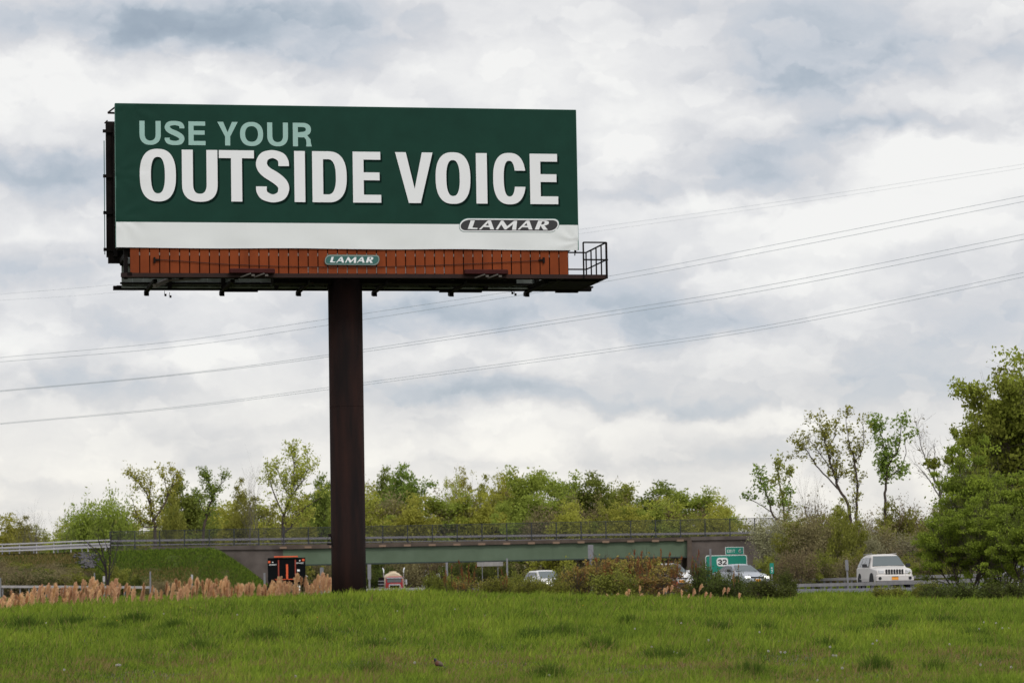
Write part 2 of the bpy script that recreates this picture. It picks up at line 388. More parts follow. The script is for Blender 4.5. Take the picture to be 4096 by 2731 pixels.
# grass blades (one stuff object)
rng = np.random.default_rng(4)
def grass_field(nb):
    # density falls with distance because a blade there covers less of the picture
    Yb = 50.5+(124-50.5)*rng.random(nb)**1.2
    half = Yb*.175+1.5
    Xb = (rng.random(nb)*2-1)*half
    patch = np.zeros(nb); tall = np.zeros(nb)
    def vn(x, y, s, seed):
        r = np.random.default_rng(seed); G = r.random((64, 64))
        u = x/s+31.3; v = y/s+17.7; i = np.floor(u).astype(int); j = np.floor(v).astype(int); a = ss(u-i); b = ss(v-j)
        i %= 64; j %= 64; i1 = (i+1) % 64; j1 = (j+1) % 64
        return (G[i,j]*(1-a)+G[i1,j]*a)*(1-b)+(G[i,j1]*(1-a)+G[i1,j1]*a)*b
    n1_ = vn(Xb, Yb, 1.1, 1)*.5+vn(Xb, Yb, 3.2, 2)*.5; n2_ = vn(Xb, Yb, .35, 3); n3_ = vn(Xb, Yb, .16, 11)*.5+vn(Xb, Yb, .45, 12)*.5
    hgt = (.045+.10*n1_+.15*n2_*n1_+.16*np.clip(n3_-.45, 0, 1))*(.55+.9*rng.random(nb)**1.5)*(.75+.55*ss((Yb-60)/25))
    # dark lush tufts seen in the photo: px, py, radius(m)
    tufts = [(290,2505,.5),(545,2490,.55),(2870,2530,.4),(3050,2535,.4),(3520,2530,.5),(3780,2510,.55),(3410,2550,.35),(3560,2500,.6),(2510,2505,.35),
      (1170,2480,.3),(1050,2560,.6),(1270,2560,.35),(2140,2560,.5),(1870,2565,.5),(700,2520,.5),(440,2530,.4),(3740,2690,.35),(3500,2680,.35),(600,2580,.6),(1500,2600,.5),(2400,2600,.5),
      (2250,2545,.5),(1450,2505,.3),(800,2600,.5),(3000,2700,.5),(2200,2720,.5),(3900,2560,.5),(100,2510,.5),(1480,2700,.5),(2650,2640,.6),(3300,2600,.5)]
    dark = np.zeros(nb)
    for (px, py, r_) in tufts:
        # find where the ray meets the ground
        d = ray(px, py); lo, hi = 50, 110
        for _ in range(30):
            mid = (lo+hi)/2; q = CAM+d*(mid/d.y)
            if q.z > gzz(q.x, q.y): lo = mid
            else: hi = mid
        q = CAM+d*(lo/d.y)
        tw_ = 1.0 if (px, py) in ((290,2505),(545,2490),(2870,2530),(3050,2535),(3520,2530),(3780,2510),(2140,2560)) else rng.uniform(.35, .75)
        e = np.exp(-(((Xb-q.x)/(r_*1.0))**2+((Yb-q.y)/(r_*2.2))**2))
        dark = np.maximum(dark, np.clip((e-.28+.9*(n3_-.5))*2.2, 0, 1)*tw_)
    hgt *= 1+dark*.35
    # brownish thatch in the foreground
    th = np.clip((vn(Xb, Yb, .8, 7)*.6+vn(Xb, Yb, .25, 8)*.4-.40)*3.2, 0, 1)*(1-.85*ss((Yb-62)/10))
    seedb = (rng.random(nb) < .25*th)
    Zb = gz(Xb, Yb)
    lean = rng.normal(0, .35, (nb, 2)); lean[:,0] += .15
    ang = rng.normal(0, .7, nb); wd = (.0035+.0045*rng.random(nb))*(Yb/60)*1.35
    cx_, sx_ = np.cos(ang)*wd, np.sin(ang)*wd
    base = np.stack([Xb, Yb, Zb-.01], 1)
    mid = base+np.stack([lean[:,0]*hgt*.35, lean[:,1]*hgt*.35, hgt*.55], 1)
    tip = base+np.stack([lean[:,0]*hgt, lean[:,1]*hgt, hgt], 1)
    o_ = np.stack([cx_, sx_, 0*cx_], 1)
    Vv = np.stack([base-o_, base+o_, mid+o_*.8, mid-o_*.8, tip+o_*.12, tip-o_*.12], 1).reshape(-1, 3)
    k = np.arange(nb)*6
    EX, ET = [], []
    for (px, py, r_) in tufts:
        d = ray(px, py); lo, hi = 50, 110
        for _ in range(30):
            mid_ = (lo+hi)/2; q = CAM+d*(mid_/d.y)
            if q.z > gzz(q.x, q.y): lo = mid_
            else: hi = mid_
        q = CAM+d*(lo/d.y); m_ = int(rng.uniform(120, 380)*r_/.4)
        off = rng.normal(0, r_*.42, (m_, 2))*np.array((1, .9)); h_ = (.13+.20*rng.random(m_))*np.exp(-(off**2).sum(1)/(r_*r_))
        ln = off/r_*.55+rng.normal(0, .25, (m_, 2)); bx = q.x+off[:,0]; by = q.y+off[:,1]; bz = gz(bx, by)
        EX.append((bx, by, bz, h_+.05, ln)); ET.append(.40+.22*rng.random(m_))
    sx_n = 2600; sy = 51+50*rng.random(sx_n)**1.3; sxp = (rng.random(sx_n)*2-1)*(sy*.175+1)
    EX.append((sxp, sy, gz(sxp, sy), .22+.22*rng.random(sx_n), rng.normal(0, .15, (sx_n, 2)))); ET.append(.78+.22*rng.random(sx_n))
    Q = np.concatenate([np.stack([k, k+1, k+2, k+3], 1), np.stack([k+3, k+2, k+4, k+5], 1)])
    # colour: tint 0 fresh .. .5 deep .. 1 thatch
    t = .22*(vn(Xb, Yb, 2.6, 21)-.35)+.30*rng.random(nb)**1.6+.30*(1-n1_)*rng.random(nb)+.16*(1-n2_)+.30*np.clip(.5-n3_, 0, 1)
    t = np.clip(t, 0, .66)*(1-dark)+dark*(.48+.14*rng.random(nb))
    t = np.clip(t, 0, 1); t = np.where(rng.random(nb) < th*.6, .75+.25*rng.random(nb), t)
    bx, by, bz, hh, ln = [np.concatenate([e[i] for e in EX]) for i in range(5)]; tt = np.concatenate(ET); m_ = len(bx)
    b2 = np.stack([bx, by, bz-.01], 1); a2 = rng.normal(0, .7, m_); w2 = np.where(tt > .7, .0028, .006)*(by/60); o2 = np.stack([np.cos(a2)*w2, np.sin(a2)*w2, 0*a2], 1)
    md = b2+np.stack([ln[:,0]*hh*.3, ln[:,1]*hh*.3, hh*.6], 1); tp2 = b2+np.stack([ln[:,0]*hh, ln[:,1]*hh, hh], 1)
    V2 = np.stack([b2-o2, b2+o2, md+o2*.8, md-o2*.8, tp2+o2*.3, tp2-o2*.3], 1).reshape(-1, 3); k2 = nb*6+np.arange(m_)*6
    Vv = np.concatenate([Vv, V2]); Q = np.concatenate([Q, np.stack([k2, k2+1, k2+2, k2+3], 1), np.stack([k2+3, k2+2, k2+4, k2+5], 1)]); t = np.concatenate([t, tt])
    o = mesh_np('grass', Vv, Q, M['grass'], tint=np.repeat(t, 6))
    return tag(o, 'meadow grass covering the mound in the foreground', 'grass', kind='stuff')
m = bpy.data.materials.new('grass'); m.use_nodes = True; M['grass'] = m; t = m.node_tree; b = t.nodes['Principled BSDF']
at = t.nodes.new('ShaderNodeAttribute'); at.attribute_name = 'tint'; rp = t.nodes.new('ShaderNodeValToRGB')
t.links.new(at.outputs['Fac'], rp.inputs[0]); cr = rp.color_ramp
cr.elements[0].color = (.30,.36,.045,1); cr.elements[1].color = (.28,.20,.09,1)
for pos, c in ((.22,(.19,.265,.030)),(.45,(.11,.165,.022)),(.60,(.045,.08,.016)),(.72,(.16,.135,.04))):
    e_ = cr.elements.new(pos); e_.color = c+(1,)
b.inputs['Roughness'].default_value = .9; b.inputs['Specular IOR Level'].default_value = .05
tr = t.nodes.new('ShaderNodeBsdfTranslucent'); ms = t.nodes.new('ShaderNodeMixShader'); ms.inputs[0].default_value = .3
t.links.new(rp.outputs[0], b.inputs['Base Color']); t.links.new(rp.outputs[0], tr.inputs[0])
t.links.new(b.outputs[0], ms.inputs[1]); t.links.new(tr.outputs[0], ms.inputs[2]); t.links.new(ms.outputs[0], t.nodes['Material Output'].inputs[0])
grass_field(520000)
def blades(name, label, xs_, ys_, zs_, hmin, hmax, wd, tlo, thi, seed):
    r = np.random.default_rng(seed); n = len(xs_); h = hmin+(hmax-hmin)*r.random(n)**1.5; ln = r.normal(0, .4, (n, 2)); a = r.normal(0, .8, n)
    base = np.stack([xs_, ys_, zs_-.02], 1); o_ = np.stack([np.cos(a)*wd, np.sin(a)*wd, 0*a], 1)
    mid = base+np.stack([ln[:,0]*h*.35, ln[:,1]*h*.35, h*.55], 1); tip = base+np.stack([ln[:,0]*h, ln[:,1]*h, h], 1)
    Vv = np.stack([base-o_, base+o_, mid+o_*.8, mid-o_*.8, tip+o_*.15, tip-o_*.15], 1).reshape(-1, 3); k = np.arange(n)*6
    Q = np.concatenate([np.stack([k, k+1, k+2, k+3], 1), np.stack([k+3, k+2, k+4, k+5], 1)])
    return tag(mesh_np(name, Vv, Q, M['grass'], tint=np.repeat(tlo+(thi-tlo)*r.random(n), 6)), label, 'grass', kind='stuff')
nb2 = 90000; yv = 120+100*rng.random(nb2); xv = (rng.random(nb2)*2-1)*(yv*.175+1)
nl_ = near_line(yv); kp = ~(((xv > nl_+.5) & (xv < nl_+8.1)) | ((xv > nl_-14.6) & (xv < nl_+.6)))
blades('verge_grass', 'rough verge grass between the mound and the roads', xv[kp], yv[kp], gz(xv[kp], yv[kp]), .12, .45, .02, .0, .62, 5)
def ground_hit(px, py, lo=50, hi=112):
    d = ray(px, py)
    for _ in range(30):
        mid = (lo+hi)/2; q = CAM+d*(mid/d.y)
        if q.z > gzz(q.x, q.y): lo = mid
        else: hi = mid
    return CAM+d*(lo/d.y)

# ------------------------------------------------------------------ glyphs (y up, pixel units)
def arc(cx, cy, rx, ry, a0, a1, n=14, e=2.0):
    out = []
    for i in range(n+1):
        a = R(a0+(a1-a0)*i/n); c, s = math.cos(a), math.sin(a)
        out.append((cx+rx*math.copysign(abs(c)**(2/e), c), cy+ry*math.copysign(abs(s)**(2/e), s)))
    return out
def g_O(W, H, sv, sh, e=2.5):
    ov = H*.01
    return [[arc(W/2, H/2, W/2, H/2+ov, 0, 360, 56, e)[:-1], arc(W/2, H/2, W/2-sv, H/2+ov-sh, 0, 360, 56, e)[:-1]]]
def g_U(W, H, sv, sh, e=2.5):
    yb = W*.5
    o = [(0, H)]+arc(W/2, yb, W/2, yb+H*.01, 180, 360, 26, e)+[(W, H), (W-sv, H)]+arc(W/2, yb, W/2-sv, yb+H*.01-sh, 360, 180, 26, e)+[(sv, H)]
    return [[o]]
def g_T(W, H, sv, sh, e=0): 
    c = W/2; return [[[(0,H),(W,H),(W,H-sh),(c+sv/2,H-sh),(c+sv/2,0),(c-sv/2,0),(c-sv/2,H-sh),(0,H-sh)]]]
def g_I(W, H, sv, sh, e=0): return [[[(0,0),(0,H),(W,H),(W,0)]]]
def g_E(W, H, sv, sh, e=0):
    m0, m1 = H*.44, H*.44+sh; a, b_ = W*.985, W*.95
    return [[[(0,0),(0,H),(a,H),(a,H-sh),(sv,H-sh),(sv,m1),(b_,m1),(b_,m0),(sv,m0),(sv,sh),(W,sh),(W,0)]]]
def g_V(W, H, sv, sh, e=0):
    c = W*.51; return [[[(0,H),(sv,H),(c,H*.28),(W-sv,H),(W,H),(W*.67,0),(W*.35,0)]]]
def g_Y(W, H, sv, sh, e=0):
    c = W/2; return [[[(0,H),(sv*1.12,H),(c,H*.56),(W-sv*1.12,H),(W,H),(c+sv/2,H*.38),(c+sv/2,0),(c-sv/2,0),(c-sv/2,H*.38)]]]
def g_D(W, H, sv, sh, e=2.4):
    x0 = W*.45
    o = [(0,0),(0,H)]+arc(x0, H/2, W-x0, H/2, 90, -90, 30, e)
    i = [(sv,sh),(sv,H-sh)]+arc(x0, H/2, W-x0-sv, H/2-sh, 90, -90, 30, e)
    return [[o, i]]
def g_C(W, H, sv, sh, e=2.5):
    ov = H*.01; y1, y0 = H*.66, H*.34
    def circ(rx, ry, yt, rev):
        a = math.degrees(math.asin(min(1, (abs(yt-H/2)/ry))**(e/2)))
        return a
    ro, ri = H/2+ov, H/2+ov-sh
    ao = circ(0, ro, y1, 0); ai = circ(0, ri, y1, 0)
    o = arc(W/2, H/2, W/2, ro, ao, 360-ao, 46, e)+arc(W/2, H/2, W/2-sv, ri, 360-ai, ai, 46, e)
    return [[o]]
def g_R(W, H, sv, sh, e=2.3):
    yb = H*.44; x0 = W*.5; r = (H-yb)/2; cy = yb+r
    bowl = arc(x0, cy, W*.96-x0, r, 90, -60, 18, e)
    o = [(0,0),(0,H)]+bowl+[(W*.80,H*.44),(W*.93,H*.30),(W*.955,H*.12),(W,0),(W-sv*1.12,0),(W*.72,H*.14),(W*.70,H*.28),(W*.60,H*.385),(sv,H*.385),(sv,0)]
    i = [(sv,yb+sh*.85),(sv,H-sh)]+arc(x0, cy+sh*.0, W*.96-x0-sv, r-sh, 90, -90, 18, e)
    return [[o, i]]
def catmull(pts, n=8):
    out = []; Pn = [pts[0]]+pts+[pts[-1]]
    for i in range(1, len(Pn)-2):
        a, b_, c, d = (np.array(Pn[k], float) for k in (i-1, i, i+1, i+2))
        for j in range(n):
            t_ = j/n; out.append(.5*((2*b_)+(-a+c)*t_+(2*a-5*b_+4*c-d)*t_**2+(-a+3*b_-3*c+d)*t_**3))
    out.append(np.array(pts[-1], float)); return out
def g_S(W, H, sv, sh, e=0):
    # centre line with width; authored for a 131 x 214 box
    k = [(110,150,43),(109,168,42),(98,188,37),(66,198.5,31),(34,189,38),(22,163,44),(27,141,45),(44,122,45),(66,108,46),(88,92,46),(105,73,45),(109,52,44),(98,26,38),(66,15.5,31),(33,26,37),(21.5,46,42),(21,64,43)]
    fx, fy = (W-sv)/(131-44), H/214.0
    pts = []
    for (x, y, t_) in k:
        tw = sv*(t_/44.) if t_ > 40 else sh*(t_/31.) if t_ < 33 else (sv+sh)/2*(t_/37.5)
        pts.append((W/2+(x-65.5)*fx, (y if 20 < y < 195 else y)*fy, tw))
    # keep top and bottom inside the box for other stroke widths
    for i, (x, y, tw) in enumerate(pts):
        if k[i][1] > 195: pts[i] = (x, H*1.01-tw/2, tw)
        if k[i][1] < 20: pts[i] = (x, -H*.01+tw/2, tw)
    c = catmull(pts, 7); Lf, Rt = [], []
    for i, q in enumerate(c):
        a = c[max(i-1,0)]; b_ = c[min(i+1,len(c)-1)]; d = (b_-a)[:2]; d = d/np.linalg.norm(d); nn = np.array((-d[1], d[0]))
        if i == 0 or i == len(c)-1: nn = np.array((1., 0.)) if i == 0 else np.array((-1., 0.)); 
        if i == 0: nn = np.array((1.,0.))
        Lf.append(tuple(q[:2]+nn*q[2]/2)); Rt.append(tuple(q[:2]-nn*q[2]/2))
    # orientation at the ends
    def fix(i):
        a, b_ = np.array(Lf[i]), np.array(Lf[i+1 if i == 0 else i-1])
        if np.linalg.norm(a-b_) > np.linalg.norm(np.array(Rt[i])-b_): Lf[i], Rt[i] = Rt[i], Lf[i]
    fix(0); fix(len(Lf)-1)
    return [[Lf+Rt[::-1]]]
GL = dict(O=g_O, U=g_U, T=g_T, I=g_I, E=g_E, V=g_V, Y=g_Y, D=g_D, C=g_C, R=g_R, S=g_S)
def tess(mb, loops2d, mapf, off=0):
    for glyph in loops2d:
        flat = [p for lp in glyph for p in lp]
        tris = tessellate_polygon([[Vector((p[0], p[1], 0)) for p in lp] for lp in glyph])
        mb.add([mapf(p) for p in flat], [tuple(t_) for t_ in tris])

# ------------------------------------------------------------------ the billboard
FB = 1.6                              # front face lies this far in front of the pole axis
A_ = P(463, 700, 98.5); B_ = P(2309, 700, 101.5)
dd = Vector((B_.x-A_.x, B_.y-A_.y, 0)).normalized(); nn_ = Vector((dd.y, -dd.x, 0))    # nn_ points to the viewer
def hit(px, py, b_):
    """ray through a photo point meets the vertical plane b_ metres in front of the pole axis"""
    o = A_+nn_*(b_-FB); d = ray(px, py); s_ = (o-CAM).dot(nn_)/d.dot(nn_); return CAM+d*s_
pc = hit(1388, 1755, 0.0); PX, PY = pc.x, pc.y
base_z = gzz(PX, PY)-.05
bb = thing('billboard', 'tall billboard on a single round steel pole with green and white message face', 'billboard', (PX, PY, base_z), math.atan2(dd.y, dd.x))
Minv = (Matrix.Translation((PX, PY, base_z)) @ Matrix.Rotation(math.atan2(dd.y, dd.x), 4, 'Z')).inverted()
def loc(px, py, b_):
    """photo point on plane b_ -> billboard local (a, -b, z): local +x along the face, local -y to the viewer"""
    return Minv @ hit(px, py, b_)
def L3(a, b_, z): return (a, -b_, z)
lt, rt_ = loc(459, 418, FB), loc(2303, 437, FB); lb, rb_ = loc(467, 993, FB), loc(2314, 997, FB)
a0, a1 = (lt.x+lb.x)/2, (rt_.x+rb_.x)/2; z1 = (lt.z+rt_.z)/2; z0 = (lb.z+rb_.z)/2
zg = (loc(467, 891, FB).z+loc(2312, 897, FB).z)/2
print('board a', a0, a1, 'z', z0, zg, z1, 'tops', lt.z, rt_.z, 'bots', lb.z, rb_.z, 'lean', lt.x-lb.x, rt_.x-rb_.x)
# vinyl face as two grids with gentle wrinkles
def wrinkle(a, z):
    u = (a-a0); v = (z-z0); h = .005*math.sin(a*1.9+z*.7)*math.sin(z*1.3)
    # corner tension folds
    for (ca, cz, sg) in ((a0+.1, z0+.9, 1), (a0+.5, z1, -1), (a1, z0+.3, 1), (a0, z0+2.3, 1)):
        r_ = math.hypot(a-ca, z-cz); th_ = math.atan2(z-cz, a-ca)
        h += .015*math.exp(-(r_/.8)**2)*math.sin(th_*9*sg+r_*3)
    h += .012*math.exp(-(v/.22)**2)*math.sin(a*2.3+.8*math.sin(a*.9))*1.0
    return h
def grid_face(name, za, zb, mname, parent, nz_, wav=False):
    na = 150; V_ = []; F_ = []
    for j in range(nz_+1):
        for i in range(na+1):
            a = a0+(a1-a0)*i/na; z = za+(zb-za)*j/nz_
            zz = z
            if wav and j == 0: zz = z-.010*(1+math.sin(a*1.15+.6))+.006
            V_.append(L3(a, FB+wrinkle(a, z), zz))
    for j in range(nz_):
        for i in range(na):
            k = j*(na+1)+i; F_.append((k, k+1, k+na+2, k+na+1))
    return MB().add(V_, F_).build(name, mname, parent, smooth=True)
grid_face('green_panel', zg, z1, 'vinyl_green', bb, 40)
wp = grid_face('white_band', z0, zg, 'vinyl_white', bb, 14, True)
# backing box of the face (rounded vinyl edge)
MB().lohi((a0+.02, -(FB-.04), z0+.03), (a1-.02, -(FB-.20), z1-.015)).build('panel_frame', 'dark_steel', bb)
MB().lohi((a0, -(FB-.015), z1-.008), (a1, -(FB-.12), z1+.012)).lohi((a0-.014, -(FB-.01), z0), (a0+.01, -(FB-.16), z1)).lohi((a1-.01, -(FB-.01), z0), (a1+.014, -(FB-.16), z1)).build('vinyl_wrap', mat('wrap', (.05,.16,.12), .6), bb)
def line_text(chars, baseL, baseR, topL, name, mname, sv, sh, e, off, capH=None, shadow=None):
    """chars: list of (letter, left px, right px) measured at mid height; the lettering is level in board space"""
    mb = MB(); ms_ = MB()
    zb = (loc(*baseL, FB).z+loc(*baseR, FB).z)/2; zt = loc(*topL, FB).z; H = zt-zb
    mid_y = (baseL[1]+topL[1])/2
    for (ch, xl, xr) in chars:
        al, ar = loc(xl, mid_y, FB).x, loc(xr, mid_y, FB).x
        g_ = GL[ch](ar-al, H, sv*px2m, sh*px2m, e)
        tess(mb, g_, lambda p: L3(al+p[0], FB+wrinkle(al+p[0], zb+p[1])+off, zb+p[1]))
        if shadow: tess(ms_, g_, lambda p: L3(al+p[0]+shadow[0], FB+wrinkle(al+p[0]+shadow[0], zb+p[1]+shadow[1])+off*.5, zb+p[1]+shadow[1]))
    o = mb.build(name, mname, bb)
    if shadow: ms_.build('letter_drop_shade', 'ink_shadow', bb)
    return o
px2m = 100.0/F
def zx1(v): return 380+v/1.867
def zx2(v): return 1380+v/1.8664
def z3x(v): return 1150+v/3.92
big = [('O',zx1(334),zx1(604)),('U',zx1(649),zx1(915)),('T',zx1(926),zx1(1188)),('S',zx1(1203),zx1(1448)),('I',z3x(106),z3x(275)),('D',z3x(388),z3x(927)),('E',z3x(1024),z3x(1464)),
 ('V',z3x(1690),z3x(2278)),('O',zx2(676),zx2(935)),('I',zx2(978),zx2(1060)),('C',zx2(1105),zx2(1348)),('E',zx2(1380),zx2(1588))]
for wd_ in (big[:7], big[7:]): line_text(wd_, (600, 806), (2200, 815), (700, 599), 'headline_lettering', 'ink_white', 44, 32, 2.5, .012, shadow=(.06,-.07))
small = [('U',zx1(332),zx1(491)),('S',zx1(521),zx1(667)),('E',zx1(698),zx1(825)),('Y',zx1(914),zx1(1066)),('O',zx1(1083),zx1(1255)),('U',zx1(1286),zx1(1441)),('R',zx1(1477),zx1(1618))]
for wd_ in (small[:3], small[3:]): line_text(wd_, (620, 580.5), (1200, 585), (700, 485.5), 'upper_lettering', 'ink_mint', 20.5, 17, 2.3, .006)
# oval logo: traced in its own frame
Lg = [[[(335,118),(425,118),(372,270),(485,278),(475,305),(272,300)]],
 [[(512,308),(690,128),(715,118),(768,120),(836,310),(752,308),(737,262),(608,258),(556,310)],[(652,226),(722,230),(706,166)]],
 [[(870,308),(920,310),(988,205),(1060,312),(1090,314),(1240,200),(1218,318),(1308,320),(1328,125),(1262,125),(1115,240),(1032,122),(985,122)]],
 [[(1338,312),(1516,132),(1541,122),(1592,124),(1658,314),(1578,312),(1561,266),(1434,262),(1382,314)],[(1476,230),(1546,234),(1531,170)]],
 [[(1705,312),(1780,122),(1950,122),(1995,135),(2010,160),(1998,195),(1960,215),(1910,226),(1985,318),(1888,318),(1830,228),(1795,312)],[(1862,142),(1905,140),(1920,158),(1908,188),(1880,202),(1842,206)]]]
def bez(p0_, c0, c1, p1, n=14):
    return [tuple((1-t_)**3*np.array(p0_)+3*(1-t_)**2*t_*np.array(c0)+3*(1-t_)*t_*t_*np.array(c1)+t_**3*np.array(p1)) for t_ in np.linspace(0, 1, n)]
cap0 = bez((190,362),(30,345),(55,95),(270,66))+bez((2130,78),(2285,92),(2260,345),(2050,374))
def capsule(ins):
    cx_, cy_ = 1155, 220; W_, H_ = 2180, 306
    return [(cx_+(x-cx_)*(W_-2*ins)/W_, cy_+(y-cy_)*(H_-2*ins)/H_) for (x, y) in cap0]
def f1(p): return (1820+p[0]/5.345, 860+p[1]/5.345)
def onface(f, b_): return lambda p: (lambda q: (q.x, q.y, q.z))(loc(*f(p), b_))
lo_ = MB(); tess(lo_, [[capsule(0)]], onface(f1, FB+.006)); logo = lo_.build('oval_logo', 'ink_teal', bb)
k_ = MB(); tess(k_, [[capsule(9)]], onface(f1, FB+.010)); k_.build('oval_ring', 'ink_white', bb)
k_ = MB(); tess(k_, [[capsule(36)]], onface(f1, FB+.014)); k_.build('oval_field', 'ink_grey', bb)
k_ = MB(); tess(k_, Lg, onface(f1, FB+.018)); k_.build('logo_lettering', 'ink_white', bb)
# orange skirt boards below the face
SB = FB-.06
sl_, sr_ = loc(521, 1050, SB).x, loc(2276, 1050, SB).x; st = z0-.03
zs0 = (loc(521, 1097, SB).z+loc(2270, 1096, SB).z)/2
nb_ = 45; pit = (sr_-sl_)/nb_; sk = MB()
for i in range(nb_):
    x0_ = sl_+i*pit
    sk.lohi((x0_, -(SB), zs0), (x0_+pit-.034, -(SB-.03), st+.12))
sk.build('skirt_boards', 'orange_board', bb)
MB().lohi((sl_, -(SB-.045), st-.20), (sr_, -(SB-.07), st-.11)).lohi((sl_+5.5, -(SB-.045), zs0+.04), (sr_-4, -(SB-.07), zs0+.24)).build('skirt_rails', 'light_metal', bb)
MB().lohi((sl_, -(SB-.09), zs0), (sr_, -(SB-.12), st+.1)).build('skirt_backing', 'dark_steel', bb)
MB().lohi((a0+.05, -(SB-.02), z0-.02), (a1-.25, -(SB-.5), z0+.05)).build('face_lower_beam', 'dark_steel', bb)
# small oval name plate on the skirt
def f2(p):
    x = .811*p[0]+184; y = .965*p[1]+111+ (p[0]-1100)*0.0
    return (1270+x/8.11, 1000+y/8.11)
q_ = MB(); tess(q_, [[[(cx, cy) for cx, cy in capsule(-26)]]], onface(f2, SB+.05)); pl = q_.build('name_plate', 'ink_teal', bb)
q_ = MB(); tess(q_, [[capsule(-8)]], onface(f2, SB+.055)); q_.build('plate_ring', 'light_metal', pl)
q_ = MB(); tess(q_, [[capsule(10)]], onface(f2, SB+.060)); q_.build('plate_field', 'sign_green_dark', pl)
q_ = MB(); tess(q_, Lg, onface(f2, SB+.065)); q_.build('plate_lettering', 'ink_white', pl)
# cable across the skirt with end clamps
cab = [loc(x, y, SB+.04) for x, y in ((622,1038),(700,1043),(900,1057),(1100,1065),(1300,1068),(1500,1068),(1700,1063),(1900,1055),(2050,1048),(2172,1042))]
MB().tube([tuple(v) for v in cab], .011, 5).build('cable', 'brown_steel', bb)
for (x, y) in ((618, 1040), (2175, 1041)):
    q = loc(x, y, SB+.05); MB().box(tuple(q), (.03, .03, .09)).box((q.x+(.08 if x < 1000 else -.08), q.y, q.z+.01), (.09, .02, .025)).build('cable_clamp', 'dark_steel', bb)
# catwalk: front fascia, deck, rear beam, cage
CF, CB = FB+.28, -2.15
fl, fr = loc(484, 1103, CF), loc(2428, 1103, CF); zc1 = (loc(700, 1095, CF).z+loc(2100, 1094, CF).z)/2; zc0 = zc1-.13
deck = MB(); 
deck.lohi((fl.x, -CF, zc0), (fr.x, -(CF-.10), zc1)).build('catwalk_front_beam', 'brown_steel', bb)
dk = MB()
for i in range(9):
    y_ = CF-.12-i*.10; dk.lohi((fl.x+.1, -y_, zc1-.07), (fr.x, -(y_-.07), zc1-.02))
dk.build('catwalk_grating', 'dark_steel', bb)
# end bay deck at the right (runs from front to back)
eb = MB(); ax1 = fr.x; ax0 = loc(2250, 1103, CF).x
for i in range(10):
    y_ = CF-1.0-i*.31; eb.lohi((ax0-.4, -y_, zc1-.12), (ax1-.0, -(y_-.29), zc1-.03))
eb.lohi((ax0, -(CF-.1), zc0), (ax0+.1, -CB, zc0+.09)).lohi((ax1-.08, -(CF-.1), zc0), (ax1, -CB, zc0+.09)).build('end_platform', 'dark_steel', bb)
rbm = MB(); rl = loc(452, 1168, CB).x; rr = loc(2360, 1140, CB).x
rbm.lohi((rl, -CB, zc0-.02), (rr, -(CB+.22), zc0+.11)).build('catwalk_rear_beam', 'dark_steel', bb)
rg = MB()
for i in range(2):
    y_ = CB+.30+i*.12; rg.lohi((rl+.3, -y_, zc1-.07), (rr, -(y_+.08), zc1-.02))
rg.lohi((rl+.1, -(CB+.24), zc0+.09), (rr-4, -(CB+.30), zc0+.115)).build('rear_grating', 'dark_steel', bb)
for px in (600, 905, 1215, 1522, 1832, 2138):
    a = loc(px, 1140, -1.0).x; ob = MB()
    ob.bar(L3(a, .9, zc0-.01), L3(a, CB-.25, zc0-.03), .12, .10)
    ob.add([L3(a-.07, CB-.02, zc0), L3(a+.07, CB-.02, zc0), L3(a+.07, CB-.35, zc0-.02), L3(a-.07, CB-.35, zc0-.02),
            L3(a-.07, CB-.0, zc0-.20), L3(a+.07, CB-.0, zc0-.20), L3(a+.07, CB-.35, zc0-.14), L3(a-.07, CB-.35, zc0-.14)],
           [(0,1,2,3),(4,7,6,5),(0,4,5,1),(1,5,6,2),(2,6,7,3),(3,7,4,0)])
    # upright of the arm
    ob.bar(L3(a, CB+.3, zc0), L3(a, CB+.3, zc0+.35), .12, .12)
    ob.build('outrigger_arm', 'dark_steel', bb)
for px, py in ((662,1180),(682,1186),(2050,1172),(2062,1178)):
    q = loc(px, py, CB); MB().box((q.x, q.y, q.z), (.03,.05,.035)).bar((q.x-.03, q.y, q.z), (q.x-.03, q.y, q.z+.14), .015).build('hanging_clip', 'dark_steel', bb)
for (xa, xb) in ((880, 1030), (1756, 1925), (2220, 2310)):
    qa, qb = loc(xa, 1172, CB-.05), loc(xb, 1172, CB-.05)
    MB().lohi((qa.x, -(CB-.05), zc0-.06), (qb.x, -(CB+.1), zc0-.02)).build('splice_plate', 'dark_steel', bb)
# main torsion beam and saddle on the pole
MB().lohi((fl.x+5.0, -.35, zc0-.02), (ax0-1.2, .35, zc0+.55)).build('torsion_beam', 'dark_steel', bb)
# light troughs on the catwalk
for xa, xb in ((918, 1099), (1857, 2031)):
    qa, qb = loc(xa, 1090, CF+.12), loc(xb, 1090, CF+.12)
    tr_ = MB(); tr_.bevbox(((qa.x+qb.x)/2, -(CF+.10), zc1+.055), ((qb.x-qa.x)/2, .11, .075), .02)
    lf_ = tr_.build('light_trough', 'red_steel', bb)
    f_ = MB()
    for k in (.25, .55): 
        x = qa.x+(qb.x-qa.x)*k; f_.bar((x, -(CF+.05), zc0-.0), (x+.3, -(CF+.22), zc1-.03), .05, .04); f_.box((x+.38, -(CF+.16), zc0+.05), (.05,.03,.03))
    f_.build('light_bracket', 'bracket', lf_)
